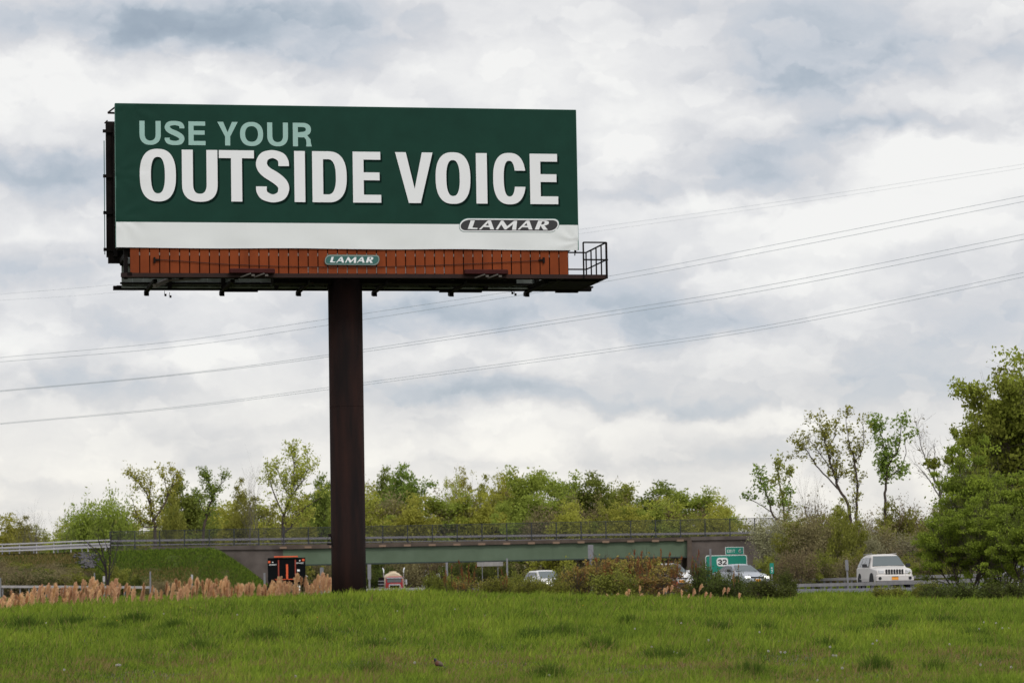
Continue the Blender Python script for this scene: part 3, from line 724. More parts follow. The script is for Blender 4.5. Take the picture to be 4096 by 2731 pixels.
# railing cage at the right-hand end
cg = MB(); RB = -1.05
aL, aR = loc(2334, 1040, CF).x, loc(2426, 1040, CF).x; zt_ = loc(2400, 970, CF).z; zm = loc(2400, 1039, CF).z
def bar2(p, q, w_=.045): cg.bar(p, q, w_, w_)
bar2(L3(aL, CF, zc0), L3(aL, CF, zt_)); bar2(L3(aR, CF, zc0), L3(aR, CF, zt_), .06)
bar2(L3(aL, CF, zt_), L3(aR, CF, zt_)); bar2(L3(aL, CF, zm), L3(aR+.05, CF, zm))
for k in (.25, .5, .75, 1.0):
    b_ = CF+(RB-CF)*k; bar2(L3(aR, b_, zc0), L3(aR, b_, zt_), .04)
bar2(L3(aR, CF, zt_), L3(aR, RB, zt_), .04); bar2(L3(aR, CF, zm), L3(aR, RB, zm), .035)
bar2(L3(aR, RB, zt_), L3(sr_+.1, RB, zt_)); bar2(L3(aR, RB, zm), L3(sr_-.1, RB, zm))
cg.build('railing_cage', 'dark_steel', bb)
q = loc(2301, 1003, FB-.1); MB().box(tuple(q), (.03,.03,.07)).bar(tuple(q), (q.x-.02, q.y, q.z-.16), .03).build('vinyl_ratchet', 'dark_steel', bb)
# rear billboard face: frame, uprights, wrapped vinyl, grey skirt
BB_ = -1.75
bl = loc(424, 800, BB_).x; brr = a1-.5; bz1 = loc(440, 488, BB_).z; bz0 = loc(440, 1030, BB_).z
rf = MB()
rf.lohi((bl, -BB_, bz0), (brr, -(BB_+.09), bz1))
rf.build('rear_panel', 'dark_steel', bb)
MB().lohi((bl-.06, -(BB_-.06), bz0+.1), (bl-.035, -(BB_+.0), bz1-.62)).build('rear_vinyl_edge', 'ink_teal', bb)
rs = MB()
for i in range(9):
    a = bl+.28+i*(brr-bl-.5)/8; rs.bar(L3(a, BB_+.2, zc0 if i else bz0), L3(a, BB_+.2, bz1-.1), .12, .2); rs.bar(L3(a+.1, FB-.32, zc0), L3(a+.1, FB-.32, z1-.1), .12, .2)
for z in (z0+.3, z0+1.5, z0+2.7, z1-.4):
    rs.bar(L3(bl-.1, BB_+.14, z), L3(brr, BB_+.14, z), .08, .1); rs.bar(L3(a0+.2, FB-.26, z), L3(a1-.1, FB-.26, z), .08, .1)
rs.bar(L3(bl+.28, BB_+.2, z1-.6), L3(bl+.38, FB-.3, z1-.3), .08, .08)
rs.bar(L3(a0+.4, BB_+.1, z0-.1), L3(a0+.4, FB-.2, z0-.1), .1, .16)
rs.lohi((bl+.05, -(BB_-.0), bz0-.20), (sl_+.15, -(BB_+.12), bz0-.0))
rs.build('rear_frame', 'dark_steel', bb)
MB().bar(tuple(loc(424, 499, BB_)), tuple(loc(462, 499, BB_)), .09).build('rear_top_arm', 'brown_steel', bb)
MB().bar(tuple(loc(418, 494, BB_)), tuple(loc(430, 482, BB_)), .04).bar(tuple(loc(424, 505, BB_)), tuple(loc(426, 486, BB_)), .04).build('rear_hook', 'brown_steel', bb)
sb_ = MB(); p1_, p2_, p3_ = loc(431, 452, -.5), loc(462, 428, -.5), loc(462, 453, -.5)
sb_.bar(tuple(p1_), tuple(p2_), .05).bar(tuple(p1_), tuple(p3_), .06).build('safety_bracket', 'dark_steel', bb)
# rear skirt panels (grey side towards the viewer)
gl_ = loc(486, 1100, BB_+.1).x; zr1 = loc(490, 1036, BB_+.1).z; zr0 = loc(490, 1152, BB_+.1).z
rk = MB(); n_ = 40; pp = (brr-gl_)/n_
for i in range(n_): rk.lohi((gl_+i*pp, -(BB_+.1), zr0), (gl_+(i+1)*pp-.004, -(BB_+.07), zr1))
rk.build('rear_skirt_boards', 'grey_board', bb)
rk2 = MB()
for y_ in (1059, 1133):
    z = loc(490, y_, BB_+.12).z; rk2.lohi((gl_-.05, -(BB_+.18), z-.03), (brr, -(BB_+.11), z+.03))
rk2.lohi((gl_-.1, -(CF-.0), zc1-.10), (gl_+.05, -(CF-.6), zc1+.02))
rk2.build('rear_skirt_rails', 'dark_steel', bb)
q1, q2 = loc(450, 1034, BB_+.05), loc(540, 1042, BB_+.05)
MB().lohi((q1.x, -(BB_+.03), q2.z), (q2.x, -(BB_-.02), q1.z+.03)).build('rear_vinyl_flap', 'vinyl_back', bb)
MB().bar(tuple(loc(618, 1144, .6)), tuple(loc(668, 1122, .2)), .14, .12).bar(tuple(loc(668, 1122, .2)), tuple(loc(800, 1116, 0)), .09, .05).build('diagonal_brace', 'bracket2', bb)
# the pole
pl_, pr_ = loc(1318, 1750, 0), loc(1454, 1750, 0); prad = (pr_.x-pl_.x)/2
pm = MB(); n = 48
pm.tube([(0,0,-.6),(0,0,2.6),(0,0,2.6),(0,0,6.2),(0,0,6.2),(0,0,zc0+.1)], prad, n).build('pole', 'rust_steel', bb, smooth=False)
po = bb.children[-1] if False else [c for c in bpy.data.objects if c.name.startswith('pole')][-1]
po.data.polygons.foreach_set('use_smooth', [True]*len(po.data.polygons))
MB().tube([(0,0,6.19),(0,0,6.20)], prad+.003, n).build('weld_seam', 'rust_steel', bb)
q = loc(1322, 2140, .3)
MB().box((q.x-.02, q.y, q.z-.0), (.05,.04,.05)).bar((q.x+.02, q.y, q.z-.02), (q.x+.06, q.y, q.z-.35), .04).box((q.x-.04, q.y, q.z-.28), (.07,.03,.03)).bar((q.x-.09,q.y,q.z-.05),(q.x-.09,q.y,q.z-.3),.012).build('pole_bracket', 'dark_steel', bb)

# ------------------------------------------------------------------ overpass
BY = 330.0
def bp(px, py, Y=BY): return P(px, py, Y)
op = thing('overpass', 'road overpass with green steel girder and concrete abutments behind the pole', 'bridge', (0, BY, 0))
def opl(v): return (v.x, v.y-BY, v.z)
def slab(pl0, pl1, th0, th1, y0_, y1_):
    """prism: left px,(ytop,ybot), right px,(ytop,ybot), from Y=y0_ to y1_"""
    (xa, ta, ba), (xb, tb, bb2) = pl0, pl1
    vs = []
    for yy in (y0_, y1_):
        for (x, y) in ((xa,ta),(xb,tb),(xb,bb2),(xa,ba)):
            v = bp(x, y); vs.append((v.x, yy-BY, v.z))
    return vs, [(0,3,2,1),(4,5,6,7),(0,1,5,4),(1,2,6,5),(2,3,7,6),(3,0,4,7)]
mb = MB(); mb.add(*slab((1128,2178,2196),(2762,2148,2160),0,0,BY-.35,BY+12)); mb.build('deck', 'fascia', op)
mb = MB(); mb.add(*slab((-700,2243,2256),(440,2205,2219),0,0,BY-2.7,BY-2.2)); mb.add(*slab((440,2198,2214),(602,2192,2206),0,0,BY-.2,BY+.5)); mb.build('kerb', 'fascia', op)
mb = MB(); mb.add(*slab((600,2186,2200),(1128,2178,2196),0,0,BY-.2,BY+.5)); mb.build('parapet', 'concrete', op)
mb = MB(); mb.add(*slab((2762,2146,2160),(3700,2128,2146),0,0,BY-.2,BY+.5)); mb.build('parapet', 'concrete', op)
mb = MB(); mb.add(*slab((1132,2196,2258),(2752,2160,2224),0,0,BY-.02,BY+.02))
for x in (1660, 2210):
    yt = 2196-(x-1132)*.0222; mb.add(*slab((x, yt, yt+60), (x+2, yt, yt+60), 0,0, BY-.05, BY-.02))
mb.build('girder', 'girder', op)
mb = MB(); mb.add(*slab((1132,2258,2263),(2752,2224,2229),0,0,BY-.3,BY+.3)); mb.add(*slab((1132,2194,2197),(2752,2158,2161),0,0,BY-.3,BY+.3))
mb.build('girder_flange', 'girder_dark', op)
for k in (2.8, 5.6, 8.4, 11.2):
    mb = MB(); mb.add(*slab((1132,2198,2258),(2752,2162,2224),0,0,BY+k,BY+k+.05)); mb.build('inner_girder', 'girder_dark', op)
mb = MB(); mb.add(*slab((640,2198,2420),(1142,2192,2420),0,0,BY+.0,BY+13)); mb.build('abutment', 'concrete', op)
mb = MB(); mb.add(*slab((2754,2158,2420),(3700,2144,2420),0,0,BY+.0,BY+13)); mb.build('abutment', 'concrete', op)
mb = MB(); mb.add(*slab((2748,2160,2330),(2766,2158,2330),0,0,BY-.5,BY+13)); mb.build('bearing_column', 'fascia', op)
post_px = [440+99.15*k for k in range(0, 28)]
for x in post_px[7:24]:
    yb = 2178-(x-1128)*.0184; mb = MB(); mb.add(*slab((x-14, yb+8, yb+16), (x+14, yb+7.5, yb+15.5), 0,0, BY-.40, BY-.352)); mb.build('post_pad', 'pad_tan', op)
# far side rail of the overpass
mb = MB(); v0, v1 = P(430, 2150, BY+11.5), P(3600, 2118, BY+11.5)
v0, v1 = bp(385, 2161), bp(3600, 2120)
mb.lohi((v0.x, 11.2, 0), (v0.x+.01, 11.21, .01))
mb = MB(); mb.bar((v0.x, 11.5, v0.z+.18), (v1.x, 11.5, v1.z+.18), .15, .22); mb.bar((v0.x, 11.5, v0.z-.28), (v1.x, 11.5, v1.z-.28), .2, .10); mb.build('far_rail', 'far_rail', op)
# chain link fence on the overpass
fe = thing('chain_link_fence', 'black chain link fence along the near edge of the overpass', 'fence', (0, BY-.1, 0))
fp = []
for i, x in enumerate(post_px):
    top = 2124-(x-440)*.0208; bot = 2196-(x-440)*.0196
    a, b_ = bp(x, top, BY-.1), bp(x+1.2, bot+4, BY-.1); fp.append((a, b_))
    mb = MB(); mb.cyl((a.x, 0, b_.z-.05), (a.x, 0, a.z), .055, 8).cyl((a.x, 0, b_.z-.05), (a.x, 0, b_.z+.35), .10, 8); mb.build('post', 'fence_black', fe)
mb = MB()
for i in range(len(fp)-1):
    a, b_ = fp[i]; c, d = fp[i+1]; mb.cyl((a.x, 0, a.z-.04), (c.x, 0, c.z-.04), .03, 6)
mb.build('top_rail', 'fence_black', fe)
m = bpy.data.materials.new('chain_link'); m.use_nodes = True; M['chain_link'] = m; t = m.node_tree; b = t.nodes['Principled BSDF']
b.inputs['Base Color'].default_value = (.02,.024,.022,1); b.inputs['Roughness'].default_value = .7
tcn = t.nodes.new('ShaderNodeTexCoord'); facs = []
for s_ in (1, -1):
    mp = t.nodes.new('ShaderNodeMapping'); mp.inputs['Rotation'].default_value = (0, R(45*s_), 0); t.links.new(tcn.outputs['Object'], mp.inputs[0])
    wv = t.nodes.new('ShaderNodeTexWave'); wv.inputs['Scale'].default_value = 3.2; t.links.new(mp.outputs[0], wv.inputs['Vector'])
    gt = t.nodes.new('ShaderNodeMath'); gt.operation = 'GREATER_THAN'; gt.inputs[1].default_value = .90; t.links.new(wv.outputs['Fac'], gt.inputs[0]); facs.append(gt.outputs[0])
mxn = t.nodes.new('ShaderNodeMath'); mxn.operation = 'MAXIMUM'; t.links.new(facs[0], mxn.inputs[0]); t.links.new(facs[1], mxn.inputs[1])
tp = t.nodes.new('ShaderNodeBsdfTransparent'); ms = t.nodes.new('ShaderNodeMixShader'); t.links.new(mxn.outputs[0], ms.inputs[0]); t.links.new(tp.outputs[0], ms.inputs[1]); t.links.new(b.outputs[0], ms.inputs[2])
t.links.new(ms.outputs[0], t.nodes['Material Output'].inputs[0])
mb = MB()
for i in range(len(fp)-1):
    a, b_ = fp[i]; c, d = fp[i+1]; mb.add([(a.x,0,b_.z+.05),(c.x,0,d.z+.05),(c.x,0,c.z-.05),(a.x,0,a.z-.05)], [(0,1,2,3)])
mb.build('wire_mesh', 'chain_link', fe)

# embankments either side of the bridge
def embankment(name, px0, px1, topf, m_):
    n = 60; rows = 12; vs = []; fs = []
    rg = np.random.default_rng(9)
    for i in range(n+1):
        px = px0+(px1-px0)*i/n; ty = topf(px)
        top = bp(px, ty, BY-4); foot = gzz(top.x, BY-22)-.1
        for j in range(rows+1):
            t_ = j/rows; yy = BY-20+t_*16; z = foot+(max(top.z, foot)-foot)*min(1, t_*1.0)
            z += rg.normal(0, .09) if 0 < j < rows else 0
            vs.append((top.x+(0 if 0 < i < n else 0), yy, z))
        vs.append((top.x, BY+(.05 if name == 'embankment' and px > 640 else 14), max(top.z, foot)+.02))
    k = rows+2
    for i in range(n):
        for j in range(k-1): fs.append((i*k+j, (i+1)*k+j, (i+1)*k+j+1, i*k+j+1))
    o = MB().add(vs, fs).build(name, m_, smooth=True); return tag(o, kind='structure')
M['bank_grass'] = mat('bank_grass', (.055,.085,.018), 1, col2=(.05,.038,.018), scale=.6, bump=.6, bscale=2.5, spec=.05)
embankment('embankment', -700, 1075, lambda p: float(np.interp(p, [-700,0,300,440,700,860,960,1075],[2240,2224,2216,2206,2196,2194,2258,2345])), 'bank_grass')
embankment('right_embankment', 2960, 5200, lambda p: 2300-min(1, (p-2960)/300)*145-(p-3260)*.01, 'bank_grass')
# road on top of the left approach
topf_ = lambda p: float(np.interp(p, [-700,0,300,440,700,860,960,1075],[2240,2224,2216,2206,2196,2194,2258,2345]))
ex, ey, ez, et = [], [], [], []; re_ = random.Random(8)
for _ in range(60000):
    px = re_.uniform(-40, 1070); t_ = re_.random(); top = bp(px, topf_(px), BY-4); foot = gzz(top.x, BY-22)-.1; tz_ = max(top.z, foot)
    et.append((.55+.4*re_.random()) if px < 330 else (.28+.34*re_.random())+(1-t_)*.22+(.25*re_.random() if abs(px-690) < 130 and t_ < .6 else 0))
    ex.append(top.x); ey.append(BY-20+16*t_); ez.append(foot+(tz_-foot)*t_)
blades('bank_grass', 'rough grass covering the bank left of the bridge', np.array(ex), np.array(ey), np.array(ez), .12, .38, .035, np.array(et), np.array(et), 6)
a, b_ = bp(-700, 2236, BY), bp(640, 2203, BY)
mb = MB(); mb.add([(a.x, BY-3.6, a.z+.05), (b_.x, BY-3.6, b_.z+.0), (b_.x, BY+12, b_.z+.25), (a.x, BY+12, a.z+.3)], [(0,1,2,3)])
tag(mb.build('approach_road', 'asphalt'), kind='structure')
# guide rails -------------------------------------------------------
def guide_rail(name, label, pts, h, rail_h, n_rails, spacing, mrail='rail_grey', mpost='post_grey', post_w=.08, zf=None, group=None, endturn=False):
    """pts: list of (x, y, zground)"""
    g_ = thing(name, label, 'guardrail', pts[0], 0, group); o = Vector(pts[0])
    for k in range(n_rails):
        mb = MB(); hh = h-rail_h/2-k*(h-.12)/max(1, n_rails)
        pp = [Vector(p)-o+Vector((0,0,hh)) for p in pts]
        if endturn: pp.append(pp[-1]+Vector((.7, -.3, -.45)))
        for a, b_ in zip(pp[:-1], pp[1:]): mb.bar(a, b_, .12, rail_h)
        mb.build('rail', mrail, g_)
    # posts at even spacing
    acc_ = 0.0; out = []
    for a, b_ in zip(pts[:-1], pts[1:]):
        a, b_ = Vector(a), Vector(b_); Ln = (b_-a).length; s_ = acc_
        while s_ < Ln: out.append(a+(b_-a)*(s_/Ln)); s_ += spacing
        acc_ = s_-Ln
    n0 = 0
    base = None
    for p in out[:100]:
        q = p-o
        if base is None:
            mb = MB(); mb.lohi((-post_w/2, .06, -.3), (post_w/2, .16, h-.01)); mb.lohi((-post_w*.75, .155, -.3), (post_w*.75, .17, h-.02)); base = mb.build('post', mpost, g_); c = base
        else:
            c = base.copy(); C.objects.link(c); c.parent = g_
        c.location = q
    return g_
def gp(x, y, dz=0): return (x, y, gzz(x, y)+dz)
guide_rail('guardrail', 'pale box beam guardrail running past the beige off-road vehicle, nearer one', [(near_line(y), y, 1.35+.003*max(0, y-150)) for y in range(110, 236, 6)], .78, .16, 1, 1.83)
guide_rail('guardrail', 'pale guardrail behind the beige off-road vehicle, farther one', [(near_line(y)+8.3, y, 1.72+.003*max(0, y-150)) for y in range(150, 300, 6)], .76, .16, 1, 1.83)
def rail_px(label, pxs, D, h, rh, sp, nr=1, mr='rail_grey', mp_='post_grey', et=False, name='guardrail', cols=None):
    pts = []
    for (x, y) in pxs: v = P(x, y, D); pts.append((v.x, v.y, v.z-h))
    return guide_rail(name, label, pts, h, rh, nr, sp, mr, mp_, endturn=et)
rail_px('low grey guardrail behind the left reeds with its end bent down', [(-60,2340),(300,2341),(600,2343)], 290, .72, .22, .8, et=True)
rail_px('short pale guardrail seen just right of the billboard pole', [(1440,2353),(1580,2351),(1735,2347)], 185, .6, .17, .33)
rail_px('short pale guardrail between the red stemmed bushes', [(1860,2350),(2060,2350)], 185, .6, .18, .5)
rail_px('white three rail bridge railing left of the chain link fence', [(-60,2176),(150,2168),(300,2161),(440,2156)], BY-2.5, 1.15, .14, 1.78, 3, 'rail_white', 'rail_white', name='bridge_railing')
rail_px('distant grey guardrail on the far side of the approach road', [(-60,2190),(200,2186),(440,2176)], BY+9, .8, .16, 2.6, 1, 'far_rail')

# ------------------------------------------------------------------ posts and signs
def post(name, label, cat, px, ytop, D, wpx, m_='post_grey', ybot=None, lean=0.0, panel=None, group=None):
    v = P(px, ytop, D); z0_ = gzz(v.x, v.y)-.2
    t_ = thing(name, label, cat, (v.x, v.y, z0_), 0, group); h = v.z-z0_; wd = wpx*D/F
    mb = MB(); mb.lohi((-wd/2, -.02, 0), (wd/2, .02, h)); mb.lohi((-wd/2, -.03, 0), (-wd/2+.012, .03, h)); mb.lohi((wd/2-.012, -.03, 0), (wd/2, .03, h))
    mb.build('post', m_, t_)
    if panel:
        pw_, ph_, mm = panel; pw_ *= D/F; ph_ *= D/F
        MB().bevbox((0, -.05, h-ph_/2), (pw_/2, .012, ph_/2), .005).build('panel', mm, t_)
    t_.rotation_euler = (0, lean, 0); return t_
post('marker_post', 'flat grey marker post standing among the reeds left of the pole', 'post', 1287, 2268, 128, 15)
post('sign_post', 'grey post just left of the black and orange trailer', 'post', 1058, 2290, 215, 8)
post('wooden_pole', 'plain grey pole just right of the billboard pole', 'pole', 1477, 2256, 318, 8, panel=(14, 60, 'post_grey'))
post('wooden_pole', 'thin grey pole under the bridge right of the tanker truck', 'pole', 1787, 2248, 300, 9)
post('wooden_pole', 'thin pale pole beside the hanging grey sign under the bridge', 'pole', 2028, 2232, 300, 7)
post('sign_post', 'wide grey panel edge on a post rising in front of the green girder', 'sign', 2362, 2178, 190, 10, panel=(22, 55, 'post_grey'))
post('delineator', 'small leaning pale marker left of the thin grey pole', 'post', 1772, 2292, 240, 5, 'post_white', lean=-.2, panel=(11, 24, 'post_white'))
post('delineator', 'white topped delineator in front of the bare tree', 'post', 416, 2303, 240, 6, 'post_grey', panel=(9, 22, 'post_white'))
post('delineator', 'white topped delineator above the middle reeds', 'post', 768, 2297, 240, 5, 'post_grey', panel=(8, 20, 'post_white'))
post('sign_post', 'thin grey post left of the bare tree', 'post', 378, 2290, 280, 5)
post('sign_post', 'thin grey post against the grass bank between two delineators', 'post', 601, 2284, 280, 6)
post('delineator', 'grey post cut by the left edge of the picture', 'post', 2, 2310, 240, 6)
post('marker_post', 'leaning grey marker post left of the beige off-road vehicle', 'post', 3391, 2238, 140, 7, lean=-.04, panel=(13, 42, 'post_grey'))
post('sign_post', 'thin grey post against the brown abutment above the exit sign', 'post', 2841, 2194, 230, 8)
# grey sign back under the bridge
v = P(1960, 2254, 420)
sg = thing('sign', 'wide grey sign back seen under the bridge girder', 'sign', (v.x, v.y, gzz(v.x, v.y)))
h = v.z-gzz(v.x, v.y); hw = 52*420/F; hh = 9*420/F
MB().lohi((-hw, -.02, h-hh), (hw, .02, h+hh)).build('panel', 'rail_grey', sg)
mb = MB()
for x in (-hw*.6, 0, hw*.6): mb.lohi((x-.04, -.08, h-hh-.02), (x+.04, -.021, h+hh+.05))
mb.build('brackets', 'post_white', sg)
for x in (-hw*.6, hw*.6): MB().lohi((x-.05, .03, -.3), (x+.05, .13, h)).build('leg', 'post_grey', sg)
# grey slatted cabinet left of the truck
v = P(1526, 2342, 385); cb_ = thing('roadside_cabinet', 'grey slatted roadside cabinet left of the tanker truck', 'cabinet', (v.x, v.y, gzz(v.x, v.y)))
h = P(1526, 2308, 385).z-cb_.location.z; mb = MB(); mb.lohi((-.35, -.3, 0), (.35, .3, h)); mb.build('body', 'dark_steel', cb_)
mb = MB()
for k in range(4): mb.lohi((-.38, -.34, h*(.3+.16*k)), (.38, -.301, h*(.3+.16*k)+.12))
mb.build('slats', 'post_grey', cb_)

# strokes for small lettering: polyline font in a unit cell (x 0..1, y 0..1)
SF = {'E':[[(1,0),(0,0),(0,1),(1,1)],[(0,.5),(.85,.5)]],'X':[[(0,0),(1,1)],[(0,1),(1,0)]],'I':[[(.5,0),(.5,1)]],'T':[[(.5,0),(.5,1)],[(0,1),(1,1)]],
 '6':[[(.95,.95),(.6,1),(.2,.8),(0,.45),(.05,.15),(.35,0),(.7,0),(1,.2),(1,.4),(.7,.58),(.35,.58),(.05,.4)]],
 '3':[[(0,.85),(.3,1),(.7,1),(1,.78),(.9,.58),(.5,.52),(.9,.46),(1,.22),(.7,0),(.3,0),(0,.15)]],
 '2':[[(0,.8),(.25,1),(.75,1),(1,.75),(.9,.55),(0,0),(1,0)]],'4':[[(.75,0),(.75,1),(0,.35),(1,.35)]],'7':[[(0,1),(1,1),(.4,0)]],
 'V':[[(0,1),(.5,0),(1,1)]],'R':[[(0,0),(0,1),(.8,1),(1,.78),(.8,.5),(0,.5)],[(.5,.5),(1,0)]],'M':[[(0,0),(0,1),(.5,.3),(1,1),(1,0)]],'N':[[(0,0),(0,1),(1,0),(1,1)]],'O':[[(.3,0),(0,.25),(0,.75),(.3,1),(.7,1),(1,.75),(1,.25),(.7,0),(.3,0)]],
 'A':[[(0,0),(.5,1),(1,0)],[(.2,.35),(.8,.35)]]}
def stroke_text(mb, s, x, z, cw, chh, gap, wd, y):
    for ch in s:
        if ch != ' ':
            for pl_ in SF[ch]:
                for a, b_ in zip(pl_[:-1], pl_[1:]):
                    A = Vector((x+a[0]*cw, y, z+a[1]*chh)); B = Vector((x+b_[0]*cw, y, z+b_[1]*chh)); d = (B-A).normalized()
                    mb.bar(A-d*wd*.4, B+d*wd*.4, wd, .006, up=(0,1,0))
        x += cw+gap
# exit sign
SD = 235.0; k = SD/F
v = P(2905, 2245, SD); zg_ = gzz(v.x, v.y)
es = thing('exit_sign', 'green highway exit sign with route 32 shield and exit 6 tab', 'sign', (v.x, v.y, zg_))
def sx(px): return (px-2905)*k
def sz(py): return v.z-zg_-(py-2245)*k
def rrect(x0, x1, z0_, z1_, r, n=6):
    out = []
    for (cx, cy, s0) in ((x1-r, z1_-r, 0), (x0+r, z1_-r, 90), (x0+r, z0_+r, 180), (x1-r, z0_+r, 270)):
        out += [(cx+r*math.cos(R(s0+90*i/n)), cy+r*math.sin(R(s0+90*i/n))) for i in range(n+1)]
    return out
def plate(loop, y, th, m_, name, par):
    mb = MB(); n = len(loop)
    mb.add([(x, y, z) for x, z in loop]+[(x, y+th, z) for x, z in loop], [tuple(range(n-1,-1,-1)), tuple(range(n, 2*n))]+[(i, (i+1)%n, n+(i+1)%n, n+i) for i in range(n)])
    return mb.build(name, m_, par)
plate(rrect(sx(2822), sx(2988), sz(2330), sz(2219), 9*k), 0, .03, 'sign_white', 'panel_border', es)
plate(rrect(sx(2824.5), sx(2985.5), sz(2330)+.05, sz(2221.5), 8*k), -.012, .01, 'sign_green', 'panel', es)
plate(rrect(sx(2902), sx(2976), sz(2217), sz(2187), 3*k), 0, .03, 'sign_white', 'tab_border', es)
plate(rrect(sx(2904), sx(2974), sz(2216), sz(2189), 2*k), -.012, .01, 'sign_green', 'exit_tab', es)
plate(rrect(sx(2867), sx(2912), sz(2263), sz(2229), 11*k), -.02, .006, 'sign_white', 'route_shield', es)
mb = MB(); stroke_text(mb, '32', sx(2873), sz(2255), 13*k, 17*k, 6*k, 4.2*k, -.026); mb.build('shield_numerals', 'sign_black', es)
mb = MB(); stroke_text(mb, 'EXIT', sx(2910), sz(2208), 5.5*k, 10*k, 2.6*k, 1.7*k, -.02); stroke_text(mb, '6', sx(2956), sz(2209), 8.5*k, 13*k, 0, 2.6*k, -.02); mb.build('exit_lettering', 'sign_white', es)
mb = MB(); stroke_text(mb, '6', sx(2956), sz(2209), 1, 1, 0, .001, 0) if False else None
for x in (2845, 2965): MB().lohi((sx(x)-.07, .035, -.3), (sx(x)+.07, .2, sz(2225))).build('leg', 'post_grey', es)
# mile marker
v = P(3087, 2272, 170); zg_ = gzz(v.x, v.y); k = 170/F
mm = thing('mile_marker', 'small narrow green mile marker sign right of the silver car', 'sign', (v.x, v.y, zg_)); hz = v.z-zg_
MB().lohi((-.03, .01, -.3), (.03, .05, hz)).build('post', 'post_grey', mm)
plate(rrect(-8*k, 8*k, hz-21*k, hz+21*k, 1.5*k), -.01, .01, 'sign_green', 'panel', mm)
mb = MB(); stroke_text(mb, '4', -3*k, hz-3*k, 6*k, 9*k, 0, 1.8*k, -.016); stroke_text(mb, '7', -3*k, hz-16*k, 6*k, 9*k, 0, 1.8*k, -.016); mb.build('numerals', 'sign_white', mm)

# ------------------------------------------------------------------ vehicles (local: +y is rearward, front at y=0 facing -y; x is width)
def loft(stations, name, m_, par):
    """stations: (y, zb, zm, zbelt, ztop, wb, wbelt, wtop)"""
    mb = MB(); rings = []
    for (y, zb, zm, zl, zt, wb, wl, wt) in stations:
        half = [(0, zb), (wb*.9, zb), (wb, zb+.06), (wb*1.01, zm), (wl, zl), (wt+.02, zt-.10 if zt-zl > .15 else zl+(zt-zl)*.5), (wt-.06, zt-.025), (wt*.6, zt), (0, zt+.01)]
        ring = [(x, y, z) for x, z in half]+[(-x, y, z) for x, z in half[-2:0:-1]]
        rings.append(ring)
    n = len(rings[0]); vs = [p for r in rings for p in r]; fs = []
    for i in range(len(rings)-1):
        for j in range(n): fs.append((i*n+j, (i+1)*n+j, (i+1)*n+(j+1)%n, i*n+(j+1)%n))
    fs.append(tuple(range(n))); fs.append(tuple((len(rings)-1)*n+j for j in range(n-1,-1,-1)))
    mb.add(vs, fs); o = mb.build(name, m_, par, smooth=False)
    bv = o.modifiers.new('b', 'BEVEL'); bv.width = .035; bv.segments = 2; bv.limit_method = 'ANGLE'; bv.angle_limit = R(25)
    return o
def wheel(par, x, y, r, wdt=.24):
    w_ = bpy.data.objects.new('wheel', None); C.objects.link(w_); w_.parent = par; w_.location = (x, y, r)
    s_ = 1 if x > 0 else -1
    pr = [(-wdt/2, r*.72), (-wdt/2, r*.93), (-wdt/2+.03, r), (wdt/2-.03, r), (wdt/2, r*.93), (wdt/2, r*.72), (-wdt/2, r*.72)]
    mb = MB(); n = 24; vs = [(a, b_*math.cos(2*math.pi*i/n), b_*math.sin(2*math.pi*i/n)) for i in range(n) for a, b_ in pr]
    q = len(pr); fs = [(i*q+j, ((i+1)%n)*q+j, ((i+1)%n)*q+j+1, i*q+j+1) for i in range(n) for j in range(q-1)]
    mb.add(vs, fs).build('tyre', 'rubber', w_)
    mb = MB(); mb.cyl((s_*(wdt/2-.05), 0, 0), (s_*(wdt/2-.04), 0, 0), r*.72, 20)
    for i in range(5):
        a = 2*math.pi*i/5; mb.bar((s_*(wdt/2-.02), 0, 0), (s_*(wdt/2-.02), r*.66*math.cos(a), r*.66*math.sin(a)), .09, .03, up=(1,0,0))
    mb.build('rim', 'rail_grey', w_)
